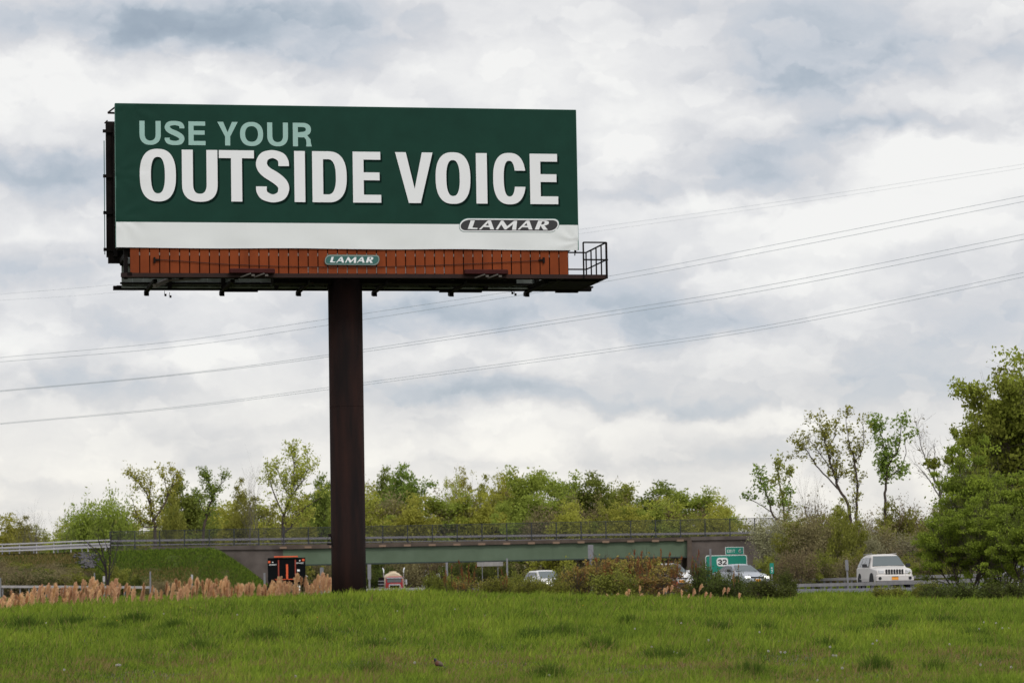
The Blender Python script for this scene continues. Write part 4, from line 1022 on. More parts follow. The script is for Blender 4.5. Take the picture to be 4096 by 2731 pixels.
def vehicle(name, label, cat, loc_, rz, kind, paint, group=None, lights='off', rear=False):
    v_ = thing(name, label, cat, loc_, rz, group)
    if kind == 'suv':
        Ln, W, H, belt, hood = 4.75, .93, 1.78, 1.12, 1.13; r = .39; ax = (.95, 3.73)
        st = [(0,.42,.6,.82,.86,.78,.80,.74),(.06,.36,.6,.96,1.02,.84,.85,.78),(.45,.34,.6,1.02,1.09,.90,.88,.80),(1.35,.34,.6,1.08,1.16,.92,.90,.80),
              (2.05,.34,.6,belt,1.68,.93,.91,.62),(2.35,.34,.6,belt,1.76,.93,.91,.66),(3.6,.34,.6,belt,1.77,.93,.91,.67),(4.35,.36,.6,belt,1.71,.92,.90,.64),(4.68,.42,.6,belt,1.15,.89,.88,.78),(4.75,.48,.6,.9,.95,.85,.86,.8)]
        ws = (1.39, 1.19, .76, 2.01, 1.65, .60)
        sides = [[(1.75,1.17),(2.22,1.60),(2.85,1.62),(2.85,1.16)],[(2.93,1.16),(2.93,1.62),(3.62,1.62),(3.66,1.17)],[(3.74,1.18),(3.72,1.61),(4.24,1.58),(4.42,1.20)]]
    elif kind == 'van':
        Ln, W, H, belt = 4.9, .97, 1.75, 1.10; r = .34; ax = (.95, 3.9)
        st = [(0,.30,.5,.72,.78,.78,.80,.72),(.08,.26,.5,.82,.88,.86,.86,.76),(.5,.25,.5,.92,1.0,.93,.9,.78),(1.1,.25,.5,1.05,1.12,.96,.94,.80),
              (2.1,.25,.5,belt,1.68,.97,.95,.66),(2.5,.25,.5,belt,1.76,.97,.95,.70),(4.3,.25,.5,belt,1.74,.97,.95,.68),(4.8,.3,.5,belt,1.4,.94,.92,.74),(4.9,.35,.5,.9,1.0,.9,.9,.8)]
        ws = (1.16, 1.154, .80, 2.05, 1.652, .64)
        sides = [[(1.6,1.14),(2.28,1.60),(2.9,1.62),(2.9,1.14)],[(2.98,1.14),(2.98,1.62),(3.8,1.62),(3.8,1.14)],[(3.88,1.14),(3.88,1.62),(4.4,1.58),(4.6,1.2)]]
    else:
        Ln, W, H, belt = 4.6, .90, 1.46, .95; r = .32; ax = (.9, 3.6)
        st = [(0,.30,.48,.60,.66,.72,.74,.66),(.08,.24,.45,.70,.76,.82,.82,.72),(.6,.22,.45,.80,.88,.88,.86,.74),(1.3,.22,.45,.90,.97,.90,.88,.74),
              (2.05,.22,.45,belt,1.38,.90,.88,.56),(2.4,.22,.45,belt,1.45,.90,.88,.60),(3.1,.22,.45,belt,1.44,.90,.88,.60),(3.9,.24,.45,belt,1.06,.89,.87,.70),(4.45,.28,.45,.92,1.0,.86,.85,.72),(4.6,.34,.45,.8,.86,.8,.8,.7)]
        ws = (1.36, 1.003, .72, 2.0, 1.353, .55)
        sides = [[(1.62,1.0),(2.2,1.33),(2.75,1.35),(2.75,.99)],[(2.82,.99),(2.82,1.35),(3.15,1.34),(3.68,1.03)]]
    loft(st, 'body', paint, v_)
    y0_, z0_, w0_, y1_, z1_, w1_ = ws
    nrm = Vector((0, -(z1_-z0_), (y1_-y0_))).normalized()*.03
    mb = MB(); mb.add([Vector(p)+nrm for p in ((-w0_,y0_,z0_),(w0_,y0_,z0_),(w1_,y1_,z1_),(-w1_,y1_,z1_))]+[Vector(p) for p in ((-w0_,y0_,z0_),(w0_,y0_,z0_),(w1_,y1_,z1_),(-w1_,y1_,z1_))], [(0,1,2,3),(0,4,5,1),(1,5,6,2),(2,6,7,3),(3,7,4,0)])
    mb.build('windshield', 'glass', v_)
    # side glass: width interpolated between belt and roof
    wl_, wt_, zl_, zt_ = st[5][6], st[5][7]+.02, st[5][3], st[5][4]-.10
    for s_ in (-1, 1):
        for sd_ in sides:
            mb = MB(); pp = []
            for (y, z) in sd_:
                x = wl_+(wt_-wl_)*(z-zl_)/(zt_-zl_); 
                if y < 2.1: x = x-.0
                pp.append((s_*(x+.012), y, z))
            n_ = len(pp); inn = [(p[0]-s_*.03, p[1], p[2]) for p in pp]
            mb.add(pp+inn, [tuple(range(n_))]+[(i, (i+1)%n_, n_+(i+1)%n_, n_+i) for i in range(n_)]); mb.build('side_window', 'glass_side', v_)
        mb = MB(); mb.bevbox((s_*(W+.12), sides[0][0][0]+.12, st[4][3]+.10), (.11, .06, .085), .02); mb.bar((s_*(W-.05), sides[0][0][0]+.12, st[4][3]+.05), (s_*(W+.05), sides[0][0][0]+.12, st[4][3]+.05), .05); mb.build('mirror', 'black_plastic' if kind != 'van' else paint, v_)
    for a in ax:
        for s_ in (-1, 1):
            # dark arch then wheel
            mb = MB(); n_ = 20; pts = [(s_*(W+.008), a+(r+.09)*math.cos(math.pi*i/n_), r+(r+.09)*math.sin(math.pi*i/n_)*1.0) for i in range(n_+1)]
            inn = [(s_*(W-.3), p[1], p[2]) for p in pts]
            mb.add(pts+inn, [tuple(range(n_+1)), tuple(range(2*n_+1, n_, -1))]+[(i, i+1, n_+2+i, n_+1+i) for i in range(n_)]); mb.build('wheel_arch', 'rubber', v_)
            wheel(v_, s_*(W-.11), a, r)
    # lower sill and bumper trim
    MB().lohi((-W-.01, ax[0]+r+.15, st[3][1]-.02), (W+.01, ax[1]-r-.15, st[3][1]+.12)).build('side_sill', 'black_plastic' if kind == 'suv' else paint, v_)
    if not rear:
        if kind == 'suv':
            MB().bevbox((0, .03, .60), (.90, .14, .16), .05).build('bumper', paint, v_)
            MB().lohi((-.80, -.06, .36), (.80, .2, .46)).build('bumper_valance', 'black_plastic', v_)
            for i in range(7):
                x = (i-3)*.128; MB().bevbox((x, -.005, .905), (.044, .03, .115), .012).build('grille_slot', 'black_plastic', v_)
            for s_ in (-1, 1):
                MB().bevbox((s_*.635, .03, .90), (.135, .05, .095), .03).build('headlight', 'lamp_glass', v_)
                MB().bevbox((s_*.80, .10, .88), (.03, .05, .08), .015).build('indicator', 'amber' if False else 'lamp_glass', v_)
                MB().cyl((s_*.72, -.13, .60), (s_*.72, -.08, .60), .075, 16).build('fog_lamp', 'black_plastic', v_)
            MB().lohi((-.16, -.125, .52), (.16, -.112, .68)).build('number_plate', 'plate_orange', v_)
            MB().lohi((-.16, -.129, .655), (.16, -.1255, .685)).build('plate_band', 'navy', v_)
            for s_ in (-1, 1): MB().bar((s_*.60, 2.35, 1.80), (s_*.62, 4.2, 1.78), .035).build('roof_rail', 'light_metal', v_)
        else:
            hz_ = st[1][3]-.08
            MB().bevbox((0, .0, hz_-.18), (W*.9, .10, .14), .05).build('bumper', paint, v_)
            MB().bevbox((0, -.01, hz_-.02), (.42, .05, .07), .02).build('grille', 'black_plastic', v_)
            MB().lohi((-.5, -.11, st[1][1]+.04), (.5, -.05, st[1][1]+.16)).build('lower_grille', 'black_plastic', v_)
            for s_ in (-1, 1): MB().bevbox((s_*.62, .05, hz_), (.16, .09, .08), .03).build('headlight', 'lamp_on' if lights == 'on' else 'lamp_glass', v_)
            MB().lohi((-.16, -.125, hz_-.26), (.16, -.105, hz_-.10)).build('number_plate', 'plate_orange', v_)
    else:
        e_ = st[-1][0]
        for s_ in (-1, 1): MB().bevbox((s_*.72, e_-.02, .85), (.10, .06, .12), .02).build('tail_light', 'tail_red', v_)
        MB().bevbox((0, e_+.0, .5), (W*.9, .10, .12), .04).build('bumper', paint, v_)
    return v_
def on_road(px, py, D): return P(px, py, D)
RZ = R(7)
def place(px_c, ybot, D):
    v = P(px_c, ybot, D); return (v.x, v.y, v.z)
vehicle('off_road_vehicle', 'beige off-road vehicle with seven slot grille behind the guardrail at right', 'car', place(3580, 2362, 149), R(5), 'suv', 'beige_paint')
vehicle('minivan', 'bright white minivan with lit headlight half hidden by bushes under the bridge', 'van', place(2222, 2372, 236), R(18), 'van', 'white_paint', lights='on')
vehicle('car', 'white car mostly hidden behind the red tipped bush left of the exit sign', 'car', place(2725, 2358, 205), R(16), 'van', 'white_paint')
vehicle('car', 'silver car with one lit headlight passing in front of the exit sign', 'car', place(3030, 2350, 187), R(22), 'sedan', 'silver_paint', lights='on')
# the car going away behind the right hand tree
vv = vehicle('car', 'white car with a red tail light glimpsed behind the big right hand trees', 'car', place(4080, 2362, 137), R(180+8), 'sedan', 'white_paint', rear=True)
# orange traffic marker beside the hidden white car
v = P(2697, 2300, 200); z_ = gzz(v.x, v.y); tb = thing('traffic_barrel', 'orange traffic barrel left of the hidden white car', 'barrel', (v.x, v.y, z_))
h = v.z+.25-z_; MB().tube([(0,0,0),(0,0,.08),(0,0,.1),(0,0,h*.5),(0,0,h*.9),(0,0,h)], [.3,.3,.25,.22,.17,.10], 14).build('barrel_body', 'orange_paint', tb)
MB().tube([(0,0,h*.55),(0,0,h*.68)], [.222,.212], 14).build('reflective_band', 'sign_white', tb)
# tanker truck
D = 392.0; v = P(1580, 2404, D)
tk = thing('tanker_truck', 'red tanker truck with tan tank coming under the bridge', 'truck', (v.x, v.y, v.z), R(4))
loft([(0,.6,.8,1.3,1.95,1.0,.72,.55),(.3,.5,.8,1.5,2.12,1.1,.74,.58),(1.4,.5,.8,1.7,2.26,1.15,.80,.64),(1.8,.5,.8,1.8,2.30,1.15,1.0,.8)], 'hood', 'red_paint', tk)
loft([(1.8,.5,.8,1.7,2.95,1.1,1.08,1.0),(2.0,.5,.8,1.7,3.12,1.1,1.1,1.02),(3.6,.5,.8,1.7,3.12,1.1,1.1,1.02)], 'cab', 'red_paint', tk)
MB().lohi((-.88, 1.765, 2.36), (.0, 1.79, 2.84)).build('windshield_pane', 'glass', tk); MB().lohi((.03, 1.765, 2.36), (.88, 1.79, 2.84)).build('windshield_pane', 'glass', tk)
MB().lohi((-1.02, 1.70, 2.86), (1.02, 1.80, 3.0)).build('visor', 'chrome', tk)
MB().bevbox((0, -.02, 1.3), (.60, .04, .72), .03).build('grille', 'dark_steel', tk)
MB().lohi((-.72, -.07, 2.0), (.72, .15, 2.14)).lohi((-.74, -.07, .55), (-.62, .05, 2.0)).lohi((.62, -.07, .55), (.74, .05, 2.0)).build('grille_surround', 'chrome', tk)
MB().bevbox((0, -.15, .48), (1.2, .12, .18), .04).build('bumper', 'chrome', tk)
for s_ in (-1, 1):
    MB().bevbox((s_*1.0, .1, 1.0), (.16, .1, .14), .03).build('headlight', 'amber' if s_ < 0 else 'lamp_glass', tk)
    MB().tube([(s_*1.25, 3.7, 1.0), (s_*1.25, 3.7, 3.6), (s_*1.25, 3.75, 3.9), (s_*1.36, 3.95, 4.15)], .085, 10).build('exhaust_stack', 'chrome', tk)
    MB().bevbox((s_*1.5, 1.7, 2.4), (.11, .06, .3), .02).bar((s_*1.1, 1.75, 2.55), (s_*1.45, 1.75, 2.55), .03).build('mirror', 'chrome', tk)
    MB().tube([(s_*1.05, .2+1.0*math.cos(math.pi*i/8)+.3, .55+.62*math.sin(math.pi*i/8)) for i in range(9)], .16, 6).build('fender', 'red_paint', tk)
    wheel(tk, s_*1.02, .6, .52, .3)
    for yy in (5.2, 6.5, 12.0, 13.3): wheel(tk, s_*.98, yy, .52, .5)
mb = MB(); mb.tube([(0,4.4,2.45),(0,4.5,2.45),(0,13.9,2.45),(0,14.1,2.45)], [1.08,1.25,1.25,1.08], 28); mb.cyl((0,6,3.6),(0,6,3.80),.42,14); mb.cyl((0,10,3.6),(0,10,3.80),.42,14)
tko = mb.build('tank', 'tank', tk)
for s_ in (-1, 1): MB().lohi((s_*1.18-.08, 4.6, 1.3), (s_*1.18+.08, 13.8, 1.9)).build('side_tray', 'rail_grey', tk)
MB().lohi((-.4, 1.0, .5), (.4, 13.9, .8)).build('chassis', 'dark_steel', tk)
# black and orange trailer
D = 205.0; k = D/F; v = P(1148, 2322, D)
tl = thing('trailer', 'black box trailer with orange frame and centre bar among the reeds', 'trailer', (v.x, v.y, v.z), R(4))
zb_ = v.z-gzz(v.x, v.y)
def tx(px): return (px-1148)*k
def tz(py): return (2322-py)*k
MB().lohi((tx(1072), 0, 0), (tx(1222), 3.2, tz(2230))).build('body', 'black_paint', tl)
MB().bevbox((tx(1145), -.05, tz(2226)), (tx(1145+48)-tx(1145), .10, .045), .02).build('top_bar', 'orange_paint', tl)
for x, w_ in ((1115, 5), (1182, 5)): MB().lohi((tx(x-w_/2), -.03, tz(2316)), (tx(x+w_/2), -.004, tz(2238))).build('door_frame', mat('dark_orange', (.25,.03,.012), .6) if 'dko' not in M else M['dko'], tl)
MB().lohi((tx(1144.5), -.09, tz(2314)), (tx(1153), -.035, tz(2256))).build('centre_bar', 'orange_paint', tl)
MB().lohi((tx(1100), -.04, tz(2317)), (tx(1200), -.004, tz(2314))).build('lower_frame', 'orange_paint', tl)
for x, y in ((1078, 2246), (1213.5, 2240)): MB().bevbox((tx(x), -.02, tz(y)), (5*k, .015, 4.6*k), .01).build('corner_reflector', 'orange_paint', tl)
for x, y in ((1092, 2252), (1200, 2247)):
    mb = MB(); stroke_text(mb, 'VERMONT', tx(x-15), tz(y+7), 3.2*k, 4.5*k, 1.3*k, .9*k, -.008); mb.cyl((tx(x), -.01, tz(y-5)), (tx(x), -.003, tz(y-5)), 2.6*k, 10); mb.build('lettering', 'sign_white', tl)
MB().bevbox((tx(1194), -.01, tz(2281)), (5.5*k, .006, 4*k), .004).build('decal', 'sign_white', tl)
MB().bar((tx(1223), .1, tz(2300)), (tx(1230), .1, tz(2307)), .03).build('mirror_arm', 'sign_white', tl)
for s_ in (-1, 1): MB().cyl((tx(1148)+s_*1.1-.12, 1.6, -.05), (tx(1148)+s_*1.1+.12, 1.6, -.05), .36, 18).build('wheel', 'rubber', tl)
MB().lohi((tx(1080), .2, -.16), (tx(1214), 3, -.003)).build('chassis', 'dark_steel', tl)

# ------------------------------------------------------------------ power lines
def wire(label, pts, Y0=260, Y1=215, r=.022, grp='pairs of power lines crossing the sky'):
    c = catmull([(p[0], p[1], 0) for p in pts], 10); vs = []
    for q in c:
        t_ = (q[0]+300)/4700; vs.append(P(q[0], q[1], Y0+(Y1-Y0)*t_))
    o = Vector(vs[0]); mb = MB().tube([v-o for v in vs], r, 5)
    ob = mb.build('power_line', 'wire'); ob.location = o; tag(ob, label, 'power line', grp)
K = 4096/2352
def u(v_): return [(x*K, y*K) for x, y in v_]
wire('uppermost faint power line, passing behind the right edge of the billboard', u([(-150,690),(0,676),(260,654),(800,600),(1340,526),(1800,462),(2352,377),(2500,352)]), r=.007)
wire('second faint power line just under the uppermost one', u([(-150,702),(0,690),(260,672),(800,614),(1340,536),(1800,471),(2352,386),(2500,360)]), r=.006)
wire('upper wire of the power line pair meeting the right edge highest', u([(-150,836),(0,821),(400,784),(757,732),(1400,634),(1800,558),(2352,450),(2500,420)]), r=.014)
wire('lower wire of the power line pair meeting the right edge highest', u([(-150,845),(0,831),(400,797),(757,746),(1400,645),(1800,571),(2352,463),(2500,433)]), r=.014)
wire('upper wire of the middle power line pair', u([(-150,912),(0,897),(400,860),(757,814),(1400,715),(1800,648),(2352,538),(2500,508)]), r=.015)
wire('lower wire of the middle power line pair', u([(-150,914),(0,899),(400,862),(757,819),(1400,724),(1800,659),(2352,550),(2500,520)]), r=.015)
wire('upper wire of the lowest power line pair', u([(-150,987),(0,972),(400,935),(757,889),(1400,801),(1800,740),(2352,626),(2500,594)]), r=.013)
wire('lower wire of the lowest power line pair', u([(-150,990),(0,974),(400,938),(757,894),(1400,808),(1800,748),(2352,636),(2500,604)]), r=.013)

# ------------------------------------------------------------------ trees
def norm(v): return v/np.linalg.norm(v)
def skeleton(seed, H=12.0, nst=1, levels=4, spread=.55, wob=.12, trop=.10, trunk_frac=.35, kids_=(4,5,4,3), lenf=.62, tr=.22, stspread=.25):
    r = np.random.default_rng(seed); tubes = []; anchors = []
    def br(p, d, Ln, rad, lv):
        n = 6 if lv == 0 else (5 if lv < 3 else 3); pts = [p]; rd = [rad]; ds = [d]
        for i in range(n):
            d = norm(d+r.normal(0, wob*(1+.3*lv), 3)+np.array((0,0,trop*(1 if lv else .5)))); p = p+d*Ln/n
            pts.append(p); rd.append(rad*(1-.62*(i+1)/n)); ds.append(d)
        tubes.append((pts, rd, lv))
        if lv >= levels-1:
            for q in pts[1:]: anchors.append((q, d))
        if lv < levels:
            nk = kids_[min(lv, len(kids_)-1)]
            for k in range(nk):
                t_ = (trunk_frac if lv == 0 else .25)+(1-(trunk_frac if lv == 0 else .25))*(k+r.random()*.7)/nk; t_ = min(t_, 1)
                i = min(int(t_*n), n-1); f = t_*n-i; q = pts[i]*(1-f)+pts[i+1]*f; dd_ = ds[i+1]
                az_ = r.random()*6.283+k*2.4; perp = norm(np.cross(dd_, norm(np.array((math.cos(az_), math.sin(az_), .3)))))
                ang = spread*(.7+.6*r.random())
                nd_ = norm(dd_*math.cos(ang)+perp*math.sin(ang))
                br(q, nd_, Ln*lenf*(.75+.5*r.random())*(1.15-.45*t_ if lv == 0 else 1), max(.006, rd[i]*.62), lv+1)
    for s_ in range(nst):
        a = 6.283*s_/nst+r.random(); tl_ = stspread*(0 if nst == 1 else 1)
        br(np.array((math.cos(a)*.1*(nst > 1), math.sin(a)*.1*(nst > 1), 0.)), norm(np.array((math.cos(a)*tl_, math.sin(a)*tl_, 1.))), H*.62*(.85+.3*r.random()), tr/(1 if nst == 1 else 1.4), 0)
    top = max(max(q[2] for q in t_[0]) for t_ in tubes); sc = H/top
    tubes = [([q*sc for q in pts], [x*sc**.5 for x in rd], lv) for pts, rd, lv in tubes]
    anchors = [(q*sc, d) for q, d in anchors]
    return tubes, anchors
def wood(tubes, name, m_, par, minr=.0):
    mb = MB()
    for pts, rd, lv in tubes: mb.tube(pts, rd, 8 if lv == 0 else (5 if lv == 1 else 3), caps=False)
    return mb.build(name, m_, par, smooth=True)
def leaves(anchors, n, size, sig, seed, name, m_, par, clump=.5, up=.0, aspect=.6, zmin=None, ncl=0, flat=.55):
    r = np.random.default_rng(seed); A = np.array([a[0] for a in anchors]); D_ = np.array([a[1] for a in anchors])
    if zmin is not None:
        k = A[:,2] > zmin; A = A[k]; D_ = D_[k]
    if zmin is not None and zmin < 0: pass
    if ncl:
        ci = r.choice(len(A), min(ncl, len(A)), replace=False); A = A[ci]; D_ = D_[ci]
    wgt = r.random(len(A))**2+.15; wgt /= wgt.sum(); idx = r.choice(len(A), n, p=wgt)
    off_ = np.clip(r.normal(0, 1, (n, 3)), -1.7, 1.7)*np.array((1, 1, flat if ncl else 1)); ctr = A[idx]+off_*sig*(.6+.8*(r.random(len(A))[idx]))[:,None]
    ct = r.random(len(A))[idx]
    a = norm_rows(r.normal(0, 1, (n, 3))+D_[idx]*.3+np.array((0,0,up))); b_ = norm_rows(np.cross(a, r.normal(0, 1, (n, 3))))
    s_ = size*(.6+.8*r.random((n, 1)))
    nrm = np.cross(a, b_)
    v0 = ctr-a*s_*.5; v1 = ctr+b_*s_*aspect*.5+nrm*s_*.12; v2 = ctr+a*s_*.5; v3 = ctr-b_*s_*aspect*.5+nrm*s_*.12
    V_ = np.stack([v0, v1, v2, v3], 1).reshape(-1, 3); Q = np.arange(n*4).reshape(-1, 4)
    t_ = np.clip(clump*ct+(1-clump)*r.random(n), 0, 1)
    return mesh_np(name, V_, Q, m_, par, tint=np.repeat(t_, 4))
def norm_rows(v): return v/np.maximum(np.linalg.norm(v, axis=1, keepdims=True), 1e-6)
class Proto: pass
protos = {}
def proto(key, seed, H, n_leaf, size, sig, leaf, bark='bark', **kw):
    lf = dict(clump=kw.pop('clump', .5), up=kw.pop('up', 0), aspect=kw.pop('aspect', .6), zmin=kw.pop('zmin', None), ncl=kw.pop('ncl', 0), flat=kw.pop('flat', .6))
    tubes, anc = skeleton(seed, H, **kw)
    t_ = wood(tubes, 'trunk', bark, None); l_ = leaves(anc, n_leaf, size, sig, seed+99, 'crown', leaf, None, **lf) if n_leaf else None
    A = np.array([a[0] for a in anc]); p = Proto(); p.H = np.percentile(A[:,2], 99.3); p.W = (np.percentile(A[:,0], 97)-np.percentile(A[:,0], 3)); p.cx = (np.percentile(A[:,0], 97)+np.percentile(A[:,0], 3))/2
    p.trunk, p.crown = t_.data, (l_.data if l_ else None)
    bpy.data.objects.remove(t_)
    if l_: bpy.data.objects.remove(l_)
    protos[key] = p
proto('airy1', 11, 13, 3800, .26, .26, 'leaf_yellow', nst=2, stspread=.35, levels=4, spread=.48, wob=.13, trop=.12, trunk_frac=.42, kids_=(5,4,3,2), tr=.42, ncl=210, clump=.6, zmin=4)
proto('airy2', 23, 14, 4600, .26, .28, 'leaf_yellow', nst=3, stspread=.42, levels=4, spread=.5, wob=.15, trop=.12, trunk_frac=.45, kids_=(5,4,3,2), tr=.42, ncl=240, clump=.6, zmin=4)
proto('airy3', 31, 14, 2300, .27, .30, 'leaf_olive', nst=3, stspread=.34, levels=4, spread=.45, wob=.13, trop=.13, trunk_frac=.5, kids_=(4,4,3,2), tr=.42, ncl=95, clump=.7, zmin=6)
proto('mid1', 5, 12, 8000, .27, .38, 'leaf_olive', levels=4, spread=.6, trunk_frac=.2, kids_=(9,4,3,2), tr=.2, ncl=330, clump=.6)
proto('mid2', 6, 12, 9500, .27, .38, 'leaf_green', levels=4, spread=.5, trunk_frac=.15, kids_=(10,4,3,2), tr=.2, lenf=.5, ncl=330, clump=.6)
proto('dense1', 7, 12, 13000, .27, .42, 'leaf_yellow', levels=4, spread=.6, trunk_frac=.12, kids_=(10,5,3,2), tr=.2, ncl=420, clump=.6)
proto('dense2', 8, 12, 13000, .26, .40, 'leaf_fresh', levels=4, spread=.5, trunk_frac=.12, kids_=(10,5,3,2), tr=.2, lenf=.52, ncl=420, clump=.6)
proto('dense3', 9, 12, 12000, .26, .40, 'leaf_olive', nst=2, levels=4, spread=.55, trunk_frac=.12, kids_=(8,4,3,2), tr=.2, ncl=420, clump=.6)
proto('brown', 10, 11, 8000, .22, .45, 'leaf_brown', nst=3, levels=4, spread=.5, trunk_frac=.12, kids_=(8,4,3,2), tr=.12)
proto('round', 12, 10, 15000, .26, .26, 'leaf_fresh', nst=5, stspread=.5, levels=3, spread=.45, trop=.16, trunk_frac=.12, kids_=(9,6,4), tr=.14, up=1.2, aspect=.4)
proto('bare1', 13, 10, 0, .20, .2, 'leaf_olive', 'bark_grey', nst=2, stspread=.4, levels=4, spread=.45, trop=.12, trunk_frac=.25, kids_=(6,4,3,2), tr=.15)
proto('bare2', 14, 10, 0, .30, .25, 'leaf_olive', 'bark_dark', nst=4, stspread=.6, levels=3, spread=.42, trop=.1, trunk_frac=.2, kids_=(6,4,3), tr=.14, wob=.16)
proto('thicket', 15, 5, 7000, .2, .30, 'leaf_dark', nst=6, stspread=.9, levels=3, spread=.6, trunk_frac=.1, kids_=(6,4,3), tr=.07, ncl=200, clump=.6)
proto('thicket2', 16, 5, 7000, .2, .28, 'leaf_bush', nst=6, stspread=.9, levels=3, spread=.6, trunk_frac=.1, kids_=(6,4,3), tr=.07, ncl=200, clump=.6)
proto('thicket3', 17, 5, 4200, .16, .32, 'leaf_brown', nst=7, stspread=.8, levels=3, spread=.5, trunk_frac=.1, kids_=(6,5,3), tr=.06)
def tree(key, px, ytop, wpx, D, label, name='tree', cat='tree', group=None, rz=None, lean=0.0, base=None, hs=1.0, leafmat_=None):
    if 1160 < px < 2090 and 350 < D < 440: D += 88
    p = protos[key]; v = P(px, ytop, D); zb = gzz(v.x, v.y)-.15 if base is None else base
    hgt = v.z-zb; sz_ = hgt/p.H; sxy = (wpx*D/F)/p.W if wpx else sz_
    t_ = thing(name, label, cat, (v.x, v.y, zb), 0, group)
    for nm, me in (('trunk', p.trunk), ('crown', p.crown)):
        if me is None: continue
        o = bpy.data.objects.new(nm, me); C.objects.link(o); o.parent = t_
        if leafmat_ and nm == 'crown': o.material_slots[0].link = 'OBJECT'; o.material_slots[0].material = M[leafmat_]
    rz = 0 if rz is None else rz
    t_.rotation_euler = (0, lean, rz); t_.scale = (sxy, sxy, sz_)
    return t_
def limb_tree(label, D, limbs, n_leaf, size, leaf, seed, bark='bark', sig=.28, ncl=120, twig=1.5, cl_from=.35, name='tree', cat='tree', group=None, dens=1.0, zsc=1.0):
    """a tree grown on limbs whose run was read off the photo; limbs spread in depth as well, twigs and leaf clumps are grown on them"""
    limbs = [[(x, y, q*.62) for x, y, q in lb] for lb in limbs]; n_leaf = int(n_leaf*.8); twig *= 1.35; cl_from = max(.15, cl_from-.15); ncl = int(ncl*2.2); sig *= .95
    r = np.random.default_rng(seed); k = D/F; b0 = limbs[0][0]; v = P(b0[0], b0[1], D); zb = gzz(v.x, v.y)-.1
    t_ = thing(name, label, cat, (v.x, v.y, zb), 0, group); O = np.array((v.x, v.y, zb)); tubes = []; anc = []
    main = []
    for li, lb in enumerate(limbs):
        pts = []; dep = 0; dv = r.uniform(-.45, .45) if li else 0
        for j, (px, py, rad) in enumerate(lb):
            q = np.array(P(px, py, D))-O
            if j == 0 and li == 0: q[2] = 0
            if j == 0 and li and main:
                qq = [m for m in main]; dd2 = [np.hypot(m[0]-q[0], m[2]-q[2]) for m in qq]; dep = qq[int(np.argmin(dd2))][1]
            elif j: dep += dv*np.linalg.norm(q[[0,2]]-pts[-1][[0,2]])
            q = np.array((q[0], dep, q[2])); pts.append(q)
        c = catmull([tuple(p) for p in pts], 5); rr = np.interp(np.linspace(0, len(lb)-1, len(c)), range(len(lb)), [x[2] for x in lb])
        c = [np.array(p)+r.normal(0, .03, 3) for p in c]; main += c
        tubes.append((c, list(rr), 0 if li == 0 else 1)); n = len(c)
        tot = sum(np.linalg.norm(c[i+1]-c[i]) for i in range(n-1))
        st_ = cl_from if li == 0 else .15
        for q_ in range(int(tot*2.2*dens)):
            f = st_+(1-st_)*r.random(); i = min(int(f*(n-1)), n-2); p = c[i]+(c[i+1]-c[i])*(f*(n-1)-i); d = norm(c[i+1]-c[i])
            a = r.random()*6.283; pr = norm(np.cross(d, np.array((math.cos(a), math.sin(a), .4)))); ang = r.uniform(.4, .95); d = norm(d*math.cos(ang)+pr*math.sin(ang)+np.array((0,0,.15)))
            Ln = twig*r.uniform(.4, 1.1)*(1.15-.5*f); pp = [p]; dd_ = d
            for m in range(4): dd_ = norm(dd_+r.normal(0, .18, 3)+np.array((0,0,.10))); pp.append(pp[-1]+dd_*Ln/4)
            r0 = max(.012, rr[i]*.35); tubes.append((pp, [r0, r0*.8, r0*.6, r0*.4, .006], 2)); anc += [(pp[2], dd_), (pp[3], dd_), (pp[4], dd_)]
            for m in (1, 2, 3, 4):
                d3 = norm(dd_+r.normal(0, .6, 3)); e = pp[m]+d3*Ln*.4; tubes.append(([pp[m], (pp[m]+e)/2+r.normal(0, .03, 3), e], [r0*.5, r0*.35, .005], 3)); anc.append((e, d3))
        anc.append((c[-1], norm(c[-1]-c[-2])))
    wood(tubes, 'trunk', bark, t_)
    if n_leaf: leaves(anc, n_leaf, size, sig, seed+1, 'crown', leaf, t_, clump=.6, ncl=ncl, flat=.8)
    return t_
rnd = random.Random(3)
# distinct trees left of the pole
tree('round', 400, 1996, 230, 352, 'round dense yellow green tree above the grass bank', rz=0)
tree('mid2', 770, 1935, 150, 380, 'green tree left of the two horned tree', rz=.7)
tree('bare1', 1020, 1850, 160, 362, 'nearly bare pale tree just left of the tallest airy tree', rz=0.5)
tree('bare1', 195, 2018, 170, 352, 'leafless grey tree near the left edge above the white railing', rz=2.0)
tree('bare1', 100, 2030, 130, 358, 'half bare tree with thin top twigs at the far left', rz=3.3)
tree('mid1', 690, 1960, 90, 358, 'small olive tree right of the forked airy tree', rz=4)
tree('mid1', 960, 1945, 130, 366, 'small olive tree left of the nearly bare pale tree', rz=5)
tree('mid2', 1270, 1925, 110, 372, 'tree partly hidden by the left side of the billboard pole', rz=5)
ORD = ['first','second','third','fourth','fifth','sixth','seventh','eighth','ninth','tenth','eleventh','twelfth','thirteenth','fourteenth','fifteenth','sixteenth','seventeenth','eighteenth','nineteenth','twentieth','twenty-first','twenty-second','twenty-third','twenty-fourth']
limb_tree('tall airy tree with a forked trunk, left of centre of the wood', 350, [[(619,2230,.34),(620,2164,.30),(621,2103,.27),(616,2086,.26),(603,2033,.17),(586,1972,.13),(560,1937,.09),(533,1906,.05)],[(616,2080,.2),(643,2033,.17),(669,1981,.14),(686,1928,.10),(691,1893,.05)],[(603,2033,.12),(600,1990,.1),(603,1950,.08),(606,1905,.04)],[(669,1981,.11),(660,1940,.08),(651,1893,.04)],[(621,2103,.13),(590,2110,.10),(568,2094,.09),(545,2042,.07),(533,1990,.04)]], 2600, .27, 'leaf_yellow', 61, ncl=150)
